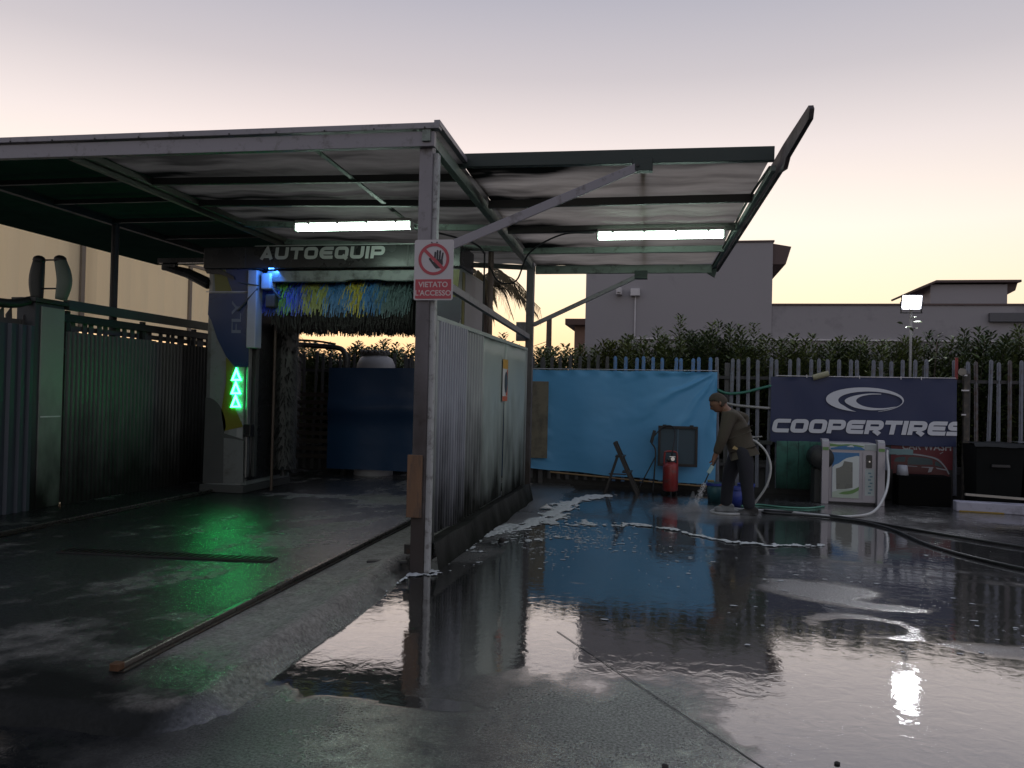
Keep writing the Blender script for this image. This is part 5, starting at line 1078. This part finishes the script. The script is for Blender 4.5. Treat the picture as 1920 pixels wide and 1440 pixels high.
b = MB(); b.prism(rrect(2.875, 2.955, .545, .735, .015), FX-.02, FX-.006); b.build('coin_unit', g_black, cpn, .003)
b = MB(); b.lathe([(.012,0),(.012,-.012)], (2.915, FX-.02, .64), 10, 'Y'); b.build('coin_slot', bpy.data.materials['chrome'], cpn)
fl_(cpn, 'instruction_sheet', [(2.862,.14),(2.99,.14),(2.99,.53),(2.862,.53)], M('sheet_pale', (.40,.46,.46), .5), .007)
b = MB()
for k in range(7): b.box(2.905+.02*(k % 2), 2.945+.02*(k % 2), FX-.0095, FX-.0075, .17+k*.048, .19+k*.048)
b.build('print_mark', M('print_teal', (.12,.22,.27), .5), cpn)
b = MB(); b.box(2.30, 3.05, MY+.06, MY+.5, 0, .03); b.build('plinth', rubber, mw)
# wash poster
po = thing('wash_poster', 'dark red wash poster with a car picture hanging half behind the navy banner', 'poster', (3.8, 13.2, 0))
PY = 13.262
b = MB(); b.box(3.20, 4.305, PY, PY+.004, .02, .90); b.build('sheet', M('poster_black', (.014,.012,.012), .5, 0, .3, 3), po)
pred = M('poster_red', (.11,.010,.016), .5, 0, .25, 2); pcar = M('poster_car_red', (.07,.010,.013), .4, 0, .3, 4); pgl = M('poster_glass', (.02,.05,.06), .4); psil = M('poster_silver', (.26,.27,.29), .4, 0, .3)
def pp(name, pts, m, d): 
    b = MB(); b.prism(pts, PY-d, PY-d+.0018); return b.build(name, m, po)
pp('red_field', [(3.42,.48),(4.30,.50),(4.30,.90),(3.42,.90)], pred, .003)
pp('car_body', spline2([(3.45,.36),(3.46,.56),(3.58,.66),(3.75,.71),(3.95,.695),(4.08,.66),(4.18,.57),(4.24,.47),(4.25,.40),(4.1,.38),(3.8,.37)],4), pcar, .005)
pp('car_roof_line', spline2([(3.50,.72),(3.7,.735),(3.92,.712),(4.09,.665),(4.20,.55),(4.26,.44)],5)+spline2([(4.245,.43),(4.18,.545),(4.075,.645),(3.92,.69),(3.7,.712),(3.50,.70)],5), psil, .007)
pp('car_window', spline2([(3.66,.56),(3.68,.67),(3.85,.675),(4.0,.65),(4.02,.57)],4), pgl, .007)
pp('car_window', spline2([(4.05,.56),(4.06,.625),(4.12,.59),(4.17,.53)],4), pgl, .0072)
pp('car_window', spline2([(3.46,.60),(3.5,.66),(3.62,.675),(3.62,.60)],4), pgl, .0074)
pp('car_trim', [(3.66,.545),(3.8,.54),(3.8,.53),(3.66,.535)], psil, .009); pp('car_trim', [(3.86,.535),(4.03,.535),(4.0,.46),(3.95,.45),(3.97,.52),(3.86,.525)], psil, .009); pp('car_trim', [(4.06,.53),(4.2,.51),(4.21,.49),(4.08,.51)], psil, .009)
flat_text('lettering', 'CAR WASH', 3.93, .795, .145, PY-.004, M('poster_white', (.42,.42,.44), .5), po, .95, .001, 'CENTER', .002)
pp('spark', [(4.115,.745),(4.16,.775),(4.165,.768),(4.125,.737)], psil, .007)
# gadgets before the poster
sh_ = thing('hose_bracket', 'teal grey bracket box between the mat washer and the wash poster', 'bracket', (3.3, 12.8, .7))
b = MB(); b.box(3.24, 3.61, 12.8, 12.9, .735, .815); b.build('tray', M('bracket_teal', (.13,.22,.23), .5), sh_, .005)
b = MB(); b.box(3.16, 3.26, 12.72, 12.85, .50, .84); b.build('hanger', M('bracket_grey', (.15,.17,.22), .5), sh_, .01)
b = MB(); b.lathe([(.085,0),(.068,.14),(.06,.145)], (3.45, 12.75, .44), 16); tag(b.build('white_cup', M('cup_white', (.38,.40,.45), .5), None, smooth=True), 'upside down white plastic cup in front of the wash poster', 'cup')
b = MB(); b.box(3.38, 4.1, 12.68, 13.0, .0, .44); tag(b.build('dark_bench', M('bench_black', (.005,.005,.005), .85, 0, .3, 5, spec=.06), None, .01), 'black low bench in front of the wash poster under the white cup', 'bench')

# ------------------------------------------------------------------ bins and kerb at the right
bin_m = M('bin_black', (.007,.008,.008), .75, 0, .3, 4, .05, spec=.1)
for x0, x1, h, lab, top in ((4.36, 5.0, .93, 'black waste container with a crumpled lid right of the wash poster', False), (5.03, 5.75, .95, 'black waste container under a grey cover at the right picture edge', True)):
    t = thing('waste_container', lab, 'container', ((x0+x1)/2, 12.8, 0), 'black containers behind the white kerb')
    b = MB(); b.add([(x0+.03,12.55,.05),(x1-.03,12.55,.05),(x1-.03,13.0,.05),(x0+.03,13.0,.05),(x0,12.5,h),(x1,12.5,h),(x1,13.05,h),(x0,13.05,h)], [(0,3,2,1),(4,5,6,7),(0,1,5,4),(1,2,6,5),(2,3,7,6),(3,0,4,7)]); b.build('body', bin_m, t, .012)
    b = MB(); b.grid(lambda u, v: (x0-.02+(x1-x0+.04)*u, 12.47+.6*v, h+.012+.03*float(fbm(u*4+x0, v*3, 95, 3))-.05*(v < .01)), 14, 10); b.build('lid', M('cover_grey', (.16,.17,.18), .6, 0, .3, 5) if top else M('lid_black', (.025,.027,.028), .7, spec=.15), t, smooth=True)
    b = MB(); b.box((x0+x1)/2-.12, (x0+x1)/2+.12, 12.47, 12.50, .62, .66); b.build('handle', rubber, t, .005)
kb = thing('white_kerb', 'white painted kerb block at the right in front of the black containers', 'kerb', (5.2, 12.25, 0))
for k in range(3):
    x = 4.03+k*1.0; b = MB(); b.bar((x, 12.32-.10*k, .07), (x+.985, 12.22-.10*k, .07), .22, .14); b.build('kerb_stone', M('kerb_white', (.38,.38,.46), .7, 0, .1, 3, .2, 20, dirt=((.16,.16,.17), .35, 5)), kb, .012)
b = MB(); b.bar((4.05, 12.19, .012), (4.6, 12.13, .012), .012, .018); b.build('yellow_line', M('kerb_yellow', (.30,.20,.03), .6), kb)
b = MB(); b.bar((4.2, 12.42, .225), (7.0, 12.2, .13), .05, .03); tag(b.build('pale_batten', M('batten', (.36,.33,.28), .7)), 'long pale wooden batten lying behind the white kerb', 'batten')

# =================================================================== HOSES ON THE GROUND
def hose(name, pts, r, m, lab, grp='hoses lying on the wet yard'):
    b = MB(); b.tube(spline(pts, 8), r, 8); o = b.build(name, m, smooth=True); return tag(o, lab, 'hose', grp)
white_h = M('hose_white', (.46,.47,.47), .4); black_h = M('hose_black', (.010,.011,.012), .35)
hose('ground_hose', [(1.13,11.2,.012),(1.5,11.25,.012),(1.95,11.05,.012),(2.35,11.05,.012),(2.72,11.35,.05),(2.98,11.8,.25),(3.12,12.2,.5),(3.16,12.45,.72),(3.2,12.6,.8)], .018, white_h, 'white hose sagging from the mat washer across the wet ground')
hose('ground_hose', [(1.05,11.6,.012),(1.3,11.85,.012),(1.6,11.7,.012),(1.95,11.72,.012),(2.22,12.0,.012)], .012, M('hose_mint', (.10,.30,.22), .4), 'thin mint green hose on the ground left of the mat washer')
hose('ground_hose', [(1.25,11.0,.018),(1.9,10.9,.018),(2.4,10.6,.018),(2.62,10.1,.018),(2.68,9.6,.018),(2.74,9.1,.018),(2.95,8.5,.018),(3.35,7.9,.018),(4.1,7.3,.018),(5.0,7.0,.018)], .016, black_h, 'long black hose curving from the man to the lower right')
hose('ground_hose', [(1.3,11.2,.018),(2.0,11.1,.018),(2.6,10.5,.018),(3.1,9.9,.018),(3.8,9.2,.018),(4.6,8.5,.018),(5.6,7.9,.018)], .016, black_h, 'second black hose running from the man to the right edge')
hose('ground_hose', [(.62,11.0,.012),(.72,11.2,.012),(.9,11.15,.012),(1.0,10.9,.012),(.86,10.72,.012),(.66,10.75,.012),(.6,10.95,.012),(.8,11.3,.012),(1.12,11.2,.012)], .016, white_h, 'loop of white hose around the feet of the man')
hose('man_hose', [(1.08,10.9,.98),(1.16,10.86,.95),(1.28,10.85,.82),(1.34,10.85,.62),(1.29,10.86,.38),(1.16,10.9,.16),(1.06,10.95,.03),(1.1,11.2,.012)], .015, white_h, 'white hose looping from the hip of the man down to the ground', 'hose held by the man')

# =================================================================== MAN
def skin_mesh(name, verts, edges, root, mat, parent, sub=2):
    me = bpy.data.meshes.new(name+'_cage'); me.from_pydata([v[:3] for v in verts], edges, []); o = bpy.data.objects.new(name+'_cage', me); COL.objects.link(o)
    o.modifiers.new('skin', 'SKIN'); s = o.modifiers.new('sub', 'SUBSURF'); s.levels = sub; s.render_levels = sub
    for i, v in enumerate(verts):
        d = me.skin_vertices[0].data[i]; r = v[3]; d.radius = (r, r) if not isinstance(r, tuple) else r; d.use_root = (i == root)
    bpy.context.view_layer.update(); ev = o.evaluated_get(bpy.context.evaluated_depsgraph_get()); m2 = bpy.data.meshes.new_from_object(ev); m2.name = name
    bpy.data.objects.remove(o)
    off = base_of(parent)
    for v in m2.vertices: v.co -= off
    m2.materials.clear(); m2.materials.append(mat); m2.polygons.foreach_set('use_smooth', [True]*len(m2.polygons))
    ob = bpy.data.objects.new(name, m2); COL.objects.link(ob); ob.parent = parent; return ob
mn = thing('person', 'man in olive sweater and dark jeans bending forward, spraying the ground with a lance', 'person', (.95, 10.95, 0))
skin = M('skin_tone', (.22,.115,.075), .55, 0, .1); swt = M('sweater_olive', (.075,.064,.048), .9, 0, .2, 30, .4, 90); jean = M('jeans_dark', (.018,.019,.027), .85, 0, .25, 20, .3, 80); hairm = M('hair_brown', (.06,.047,.036), .9, 0, .3, 40, .5, 120)
V = [(.99,10.95,.87,.13), (.95,10.95,1.0,.14), (.88,10.95,1.16,.16), (.81,10.95,1.29,.12), (.755,10.95,1.375,.058), (.72,10.95,1.425,.062), (.70,10.947,1.44,.066), (.685,10.946,1.45,.06), (.675,10.945,1.455,.055),   # 0-8 pelvis..skull
     (.80,10.77,1.275,.068), (.715,10.72,.99,.046), (.625,10.76,.75,.033), (.61,10.77,.70,.036),                                 # 9-12 near arm
     (.83,11.13,1.30,.066), (1.06,11.24,1.27,.05), (.93,11.12,1.02,.036), (.90,11.09,.98,.036),                                  # 13-16 far arm
     (.99,10.84,.82,.092), (1.03,10.83,.46,.060), (1.09,10.83,.09,.045), (1.01,10.83,.035,.036),                                 # 17-20 near leg
     (.96,11.05,.82,.092), (.86,11.07,.47,.060), (.81,11.08,.09,.045), (.70,11.08,.035,.036)]                                    # 21-24 far leg
E_ = [(0,1),(1,2),(2,3),(3,4),(4,5),(5,6),(6,7),(7,8),(3,9),(9,10),(10,11),(11,12),(3,13),(13,14),(14,15),(15,16),(0,17),(17,18),(18,19),(19,20),(0,21),(21,22),(22,23),(23,24)]
def fingers(V, E_, w, base, dirv, side):
    b = Vector(base); d = Vector(dirv).normalized(); s = Vector(side).normalized(); n = d.cross(s)
    for k, (o, L) in enumerate(((-.028,.062),(-.009,.072),(.010,.068),(.028,.052))):
        p0 = b+s*o+d*.02; p1 = p0+d*L*.5; p2 = p1+(d*.4+n*.9).normalized()*L*.45; i = len(V); V += [(*p0,.011),(*p1,.0095),(*p2,.008)]; E_ += [(w,i),(i,i+1),(i+1,i+2)]
    p0 = b+s*-.034; p1 = p0+(d*.5-s*.5+n*.5)*.04; p2 = p1+(d+n)*.022; i = len(V); V += [(*p0,.012),(*p1,.011),(*p2,.009)]; E_ += [(w,i),(i,i+1),(i+1,i+2)]
fingers(V, E_, 12, (.605,10.772,.695), (-.12,0,-1), (0,-1,0)); fingers(V, E_, 16, (.893,11.085,.972), (-.5,-.2,-.8), (.3,-1,0))
body = skin_mesh('body', V, E_, 0, skin, mn)
sw_v = [(.985,10.95,.86,.175), (.965,10.95,.93,.185), (.925,10.95,1.03,.180), (.87,10.95,1.17,.190), (.82,10.95,1.28,.150), (.775,10.95,1.345,.078), (.80,10.77,1.275,.100), (.755,10.74,1.13,.084), (.715,10.72,.99,.076), (.665,10.745,.85,.062), (.635,10.76,.775,.048), (.83,11.13,1.30,.086), (1.06,11.24,1.27,.066), (.99,11.18,1.13,.055), (.93,11.12,1.03,.045)]
skin_mesh('sweater', sw_v, [(0,1),(1,2),(2,3),(3,4),(4,5),(4,6),(6,7),(7,8),(8,9),(9,10),(4,11),(11,12),(12,13),(13,14)], 1, swt, mn)
tr_v = [(.98,10.95,.96,.150), (.99,10.95,.86,.165), (1.0,10.84,.78,.135), (1.025,10.83,.62,.112), (1.035,10.83,.46,.094), (1.06,10.83,.27,.084), (1.08,10.83,.055,.082), (.95,11.05,.78,.135), (.88,11.06,.62,.112), (.83,11.07,.47,.094), (.81,11.075,.27,.084), (.80,11.08,.055,.082)]
skin_mesh('jeans', tr_v, [(0,1),(1,2),(2,3),(3,4),(4,5),(5,6),(1,7),(7,8),(8,9),(9,10),(10,11)], 1, jean, mn)
HC, pz = Vector((.668,10.945,1.452)), R(33)
HF, HU, HS = Vector((-math.cos(pz),0,-math.sin(pz))), Vector((-math.sin(pz),0,math.cos(pz))), Vector((0,-1,0))
def head_pt(th, ph, k=1.0):
    """skull with brow, nose, cheeks and a narrower jaw, looking along HF"""
    c = math.cos(th); a = math.sin(th)*math.cos(ph); b_ = math.sin(th)*math.sin(ph)
    ra, rb, rc = .108, .084, .128
    if c < 0: rb *= 1+.30*c; ra *= 1+.10*c
    q = a*ra + (.012*max(0, a)*max(0, -c)*2)
    if k == 1.0:
        q += .026*math.exp(-((b_/.17)**2) - ((c+.12)/.16)**2)*(a > 0) + .008*math.exp(-((c-.22)/.12)**2)*max(0, a) + .010*math.exp(-((b_/.3)**2)-((c+.62)/.14)**2)*(a > 0)
        q -= .010*math.exp(-((abs(b_)-.36)/.14)**2-((c-.08)/.10)**2)*(a > 0)
    return HC + HF*(q*k) + HS*(b_*rb*k) + HU*(c*rc*k)
nt_, np_ = 26, 36
b = MB(); b.v = [tuple(head_pt(math.pi*j/nt_, 2*math.pi*k/np_)) for j in range(nt_+1) for k in range(np_)]
b.f = [(j*np_+k, (j+1)*np_+k, (j+1)*np_+(k+1)%np_, j*np_+(k+1)%np_) for j in range(nt_) for k in range(np_)]
b.build('head', skin, mn, smooth=True)
b = MB(); b.v = [tuple(head_pt(math.pi*j/nt_, 2*math.pi*k/np_, 1.07+.012*math.sin(k*7+j*5))) for j in range(nt_+1) for k in range(np_)]
def hairy(j, k):
    th = math.pi*(j+.5)/nt_; ph = 2*math.pi*(k+.5)/np_; c = math.cos(th); a = math.sin(th)*math.cos(ph); return c > .42+.38*max(0, a)-.2*(1-abs(a)) if a > 0 else c > -.45-.1*a+.35*(1+a)*0
b.f = [(j*np_+k, (j+1)*np_+k, (j+1)*np_+(k+1)%np_, j*np_+(k+1)%np_) for j in range(nt_) for k in range(np_) if hairy(j, k)]
b.build('hair', hairm, mn, smooth=True, solid=.012)
for sd in (1, -1):
    c_ = HC + HS*(.084*sd) - HF*.012 - HU*.008; b = MB(); b.sphere(tuple(c_), (.022,.013,.032), 10, 7); b.build('ear', skin, mn, smooth=True)
    c_ = HC + HF*.094 + HS*(.033*sd) + HU*.012; b = MB(); b.sphere(tuple(c_), .010, 8, 6); b.build('eye', bk, mn, smooth=True)
    c_ = HC + HF*.101 + HU*.034 + HS*(.034*sd); b = MB(); b.sphere(tuple(c_), (.008,.018,.006), 8, 5); b.build('eyebrow', hairm, mn, smooth=True)
c_ = HC + HF*.098 - HU*.058; b = MB(); b.sphere(tuple(c_), (.010,.024,.006), 8, 5); b.build('mouth', M('lip', (.14,.06,.05), .6), mn, smooth=True)
for x, y, m, c in ((1.03,10.83,'shoe_black',(.012,.012,.012)), (.745,11.08,'shoe_grey',(.20,.21,.22))):
    b = MB(); n = 14
    prof = [(-.10,.0),(-.05,0),(.13,0),(.155,.02),(.145,.045),(.06,.075),(.0,.105),(-.08,.11),(-.11,.08),(-.115,.03)]
    x0_ = x; b.prism([(x0_+.05-u, w) for u, w in prof], y-.048, y+.048); b.build('shoe', M(m, c, .6), mn, .014)
# tool belt tag and cloth at the hip
b = MB(); b.prism([(.845,.86),(.87,.90),(.905,.875),(.94,.855),(.90,.845)], 10.775, 10.785); b.build('hip_cloth', M('cloth_yellow', (.45,.33,.16), .9), mn)
la = thing('spray_lance', 'pale tipped pressure lance held in the lowered hand of the man', 'lance', (.58, 10.76, .5))
b = MB(); b.bar((.66,10.77,.74), (.585,10.765,.60), .03, .045, (0,1,0)); b.build('grip', rubber, la, .006)
b = MB(); b.bar((.60,10.75,.63), (.545,10.75,.53), .05, .045, (0,1,0)); b.build('nozzle_shroud', M('shroud_mint', (.40,.58,.58), .4), la, .008)
b = MB(); b.tube([(.56,10.75,.55), (.50,10.74,.40)], .009, 6); b.build('tip', rubber, la)
# jet and drifting spray
def MIST(name, a):
    m = bpy.data.materials.new(name); m.use_nodes = True; n, l = m.node_tree.nodes, m.node_tree.links; n.remove(n['Principled BSDF'])
    v = n.new('ShaderNodeVolumePrincipled'); v.inputs['Color'].default_value = (.95,.97,1,1); v.inputs['Anisotropy'].default_value = .2
    t = n.new('ShaderNodeTexCoord'); nz = n.new('ShaderNodeTexNoise'); nz.inputs['Scale'].default_value = 9; nz.inputs['Detail'].default_value = 4; l.new(t.outputs['Object'], nz.inputs['Vector'])
    mr_ = n.new('ShaderNodeMapRange'); mr_.inputs['From Min'].default_value = .35; mr_.inputs['From Max'].default_value = .75; mr_.inputs['To Max'].default_value = a; l.new(nz.outputs['Fac'], mr_.inputs['Value'])
    l.new(mr_.outputs[0], v.inputs['Density']); l.new(v.outputs[0], n['Material Output'].inputs['Volume']); return m
b = MB(); b.lathe([(.14, .005), (.10, .05), (.055, .13), (.03, .22), (.012, .27)], (.36, 10.9, 0), 16); sp1 = b.build('water_spray', MIST('spray_mist', 26), smooth=True, kind='stuff', label='upright puff of water spray bouncing off the wet ground')
b = MB(); b.sphere((.5, 10.75, .0), (.75, .45, .10), 20, 10); sp2 = b.build('spray_haze', MIST('drifting_mist', 2.2), smooth=True, kind='stuff', label='thin low drift of spray above the wet ground')
b = MB()
for i in range(420):
    u = random.random(); p = Vector((.50,10.74,.40)).lerp(Vector((.37,10.9,.01)), u) + Vector((random.gauss(0,.012+.03*u), random.gauss(0,.012+.03*u), 0)); s = random.uniform(.0018,.004)
    b.add([p+Vector((s,0,0)), p+Vector((-s*.5,s*.9,0)), p+Vector((-s*.5,-s*.9,0)), p+Vector((.004,0,.016))], [(0,1,2),(0,1,3),(1,2,3),(2,0,3)])
for i in range(500):
    a = random.uniform(0,6.28); r = abs(random.gauss(0,.12)); p = Vector((.36+r*math.cos(a), 10.9+r*math.sin(a), abs(random.gauss(0,.07)))); s = random.uniform(.0015,.0035); b.sphere(p, s, 4, 3)
b.build('water_droplets', M('droplet_white', (.7,.72,.74), .2), kind='stuff', label='fine white droplets of the water jet', fixn=False)

# =================================================================== FOAM, SCRAPS, STONES
foam_lines = [([(-2.02,6.42),(-2.05,7.0),(-1.98,7.9),(-1.75,8.7),(-1.5,9.1),(-1.38,9.8),(-1.35,10.6),(-1.25,11.4),(-.9,12.1)], .19, 1.3), ([(-1.85,8.2),(-1.5,8.9),(-1.15,9.3),(-.7,9.5),(-.25,9.4)], .17, .72),
              ([(-.3,9.35),(.05,9.22),(.3,8.98),(.55,8.82),(.8,8.7),(1.05,8.62),(1.3,8.68),(1.6,8.75)], .075, 1.1), ([(-1.0,9.25),(-.5,9.5),(.0,9.45)], .10, .8), ([(-2.0,6.4),(-1.98,6.0),(-2.03,5.6)], .045, .8),
              ([(-1.75,7.4),(-1.4,7.9),(-1.1,8.5)], .10, .5), ([(-1.9,6.3),(-1.6,6.9),(-1.35,7.3)], .06, .42)]
st = .012; FXg = np.arange(-2.2, 2.0, st); FYg = np.arange(5.4, 12.6, st); fxx, fyy = np.meshgrid(FXg, FYg); best = np.zeros_like(fxx)
nzA = fbm(fxx*4.5, fyy*3.0, 101, 5); nzB = fbm(fxx*17, fyy*11, 105, 4)
wx = fxx + (nzA-.5)*.35; wy = fyy + (fbm(fxx*3.7+9, fyy*3.1, 109, 4)-.5)*.55
for pts, wd, amp in foam_lines:
    q = spline2(pts, 6); dmin = np.full(fxx.shape, 9.0)
    for (ax_, ay_), (bx_, by_) in zip(q[:-1], q[1:]):
        ux, uy = bx_-ax_, by_-ay_; t_ = np.clip(((wx-ax_)*ux+(wy-ay_)*uy)/(ux*ux+uy*uy+1e-9), 0, 1); dmin = np.minimum(dmin, np.hypot(wx-ax_-t_*ux, (wy-ay_-t_*uy)*.75))
    best = np.maximum(best, amp*np.exp(-(dmin/wd)**2))
nzC = fbm(fxx*38, fyy*22, 113, 3)
den = best*.72 + (nzB-.5)*1.15*sstep(.02, .35, best) + (nzA-.5)*.6*sstep(.02, .3, best) + (nzC-.5)*.5*sstep(.02, .3, best)
on = den > .50
on &= ~((fxx < -1.86) & (fyy > 6.5)) 
jj, kk = np.where(on[:-1,:-1] & on[1:,:-1] & on[:-1,1:])
used = {}; fv = []; ffc = []
def vid(j, k):
    if (j, k) not in used: used[(j, k)] = len(fv); fv.append((fxx[j,k]+random.uniform(-.4,.4)*st, fyy[j,k]+random.uniform(-.4,.4)*st, .006+.011*min(1, max(0, den[j,k]-.5)*2.2)))
    return used[(j, k)]
for j, k in zip(jj, kk): ffc.append((vid(j,k), vid(j,k+1), vid(j+1,k+1), vid(j+1,k)))
b = MB(); b.v = fv; b.f = ffc
for i in range(1500):                                                           # loose flecks of foam drifting on the film
    x = random.uniform(-1.9, 3.2); y = random.uniform(5.0, 9.6)
    if i < 900: x = random.gauss(-1.15, .45); y = random.gauss(8.3, .55)
    if x < -1.85 or vnoise(x*1.9, y*1.5, 120) < (.5 if i < 900 else .58): continue
    r = random.choice((.003,.004,.005,.006,.009,.014)) ; n = 6; a0 = random.random()*6
    b.add([(x+r*random.choice((1.2,1.6,2.6))*math.cos(a0+k*6.28/n)*random.uniform(.6,1.2), y+r*math.sin(a0+k*6.28/n), .005) for k in range(n)]+[(x,y,.0065)], [(k,(k+1)%n,n) for k in range(n)])
b.build('soap_foam', M('foam_white', (.52,.55,.56), .7, 0, .25, 25, .5, 60), kind='stuff', smooth=True, label='ragged white soap foam drifting on the wet ground', fixn=False)
b = MB(); b.grid(lambda u, v: (-1.62+.16*u, 10.35+.14*v, .02+.07*float(vnoise(u*4, v*4, 7))*math.sin(math.pi*u)*math.sin(math.pi*v)), 9, 8); tag(b.build('paper_scrap', M('scrap_white', (.5,.5,.5), .8)), 'crumpled white paper scrap on the ground beside the partition', 'scrap', None)
for x, y, s, lab in ((-1.62, 7.95, .035, 'small dark stone near the foam beside the ribbed sheets'), (.02, 3.32, .012, 'tiny dark pebble near the bottom middle of the yard'), (.86, 3.1, .018, 'dark pebble at the bottom edge right of the middle'), (.72, 3.52, .010, 'tiny black pebble below the smooth sky reflection')):
    b = MB(); b.sphere((x, y, s*.5), (s*1.3, s, s*.7), 9, 6); b.v = [(a+random.uniform(-.2,.2)*s, c+random.uniform(-.2,.2)*s, d_) for a, c, d_ in b.v]; tag(b.build('stone', M('stone_dark', (.03,.028,.026), .8), smooth=True), lab, 'stone')
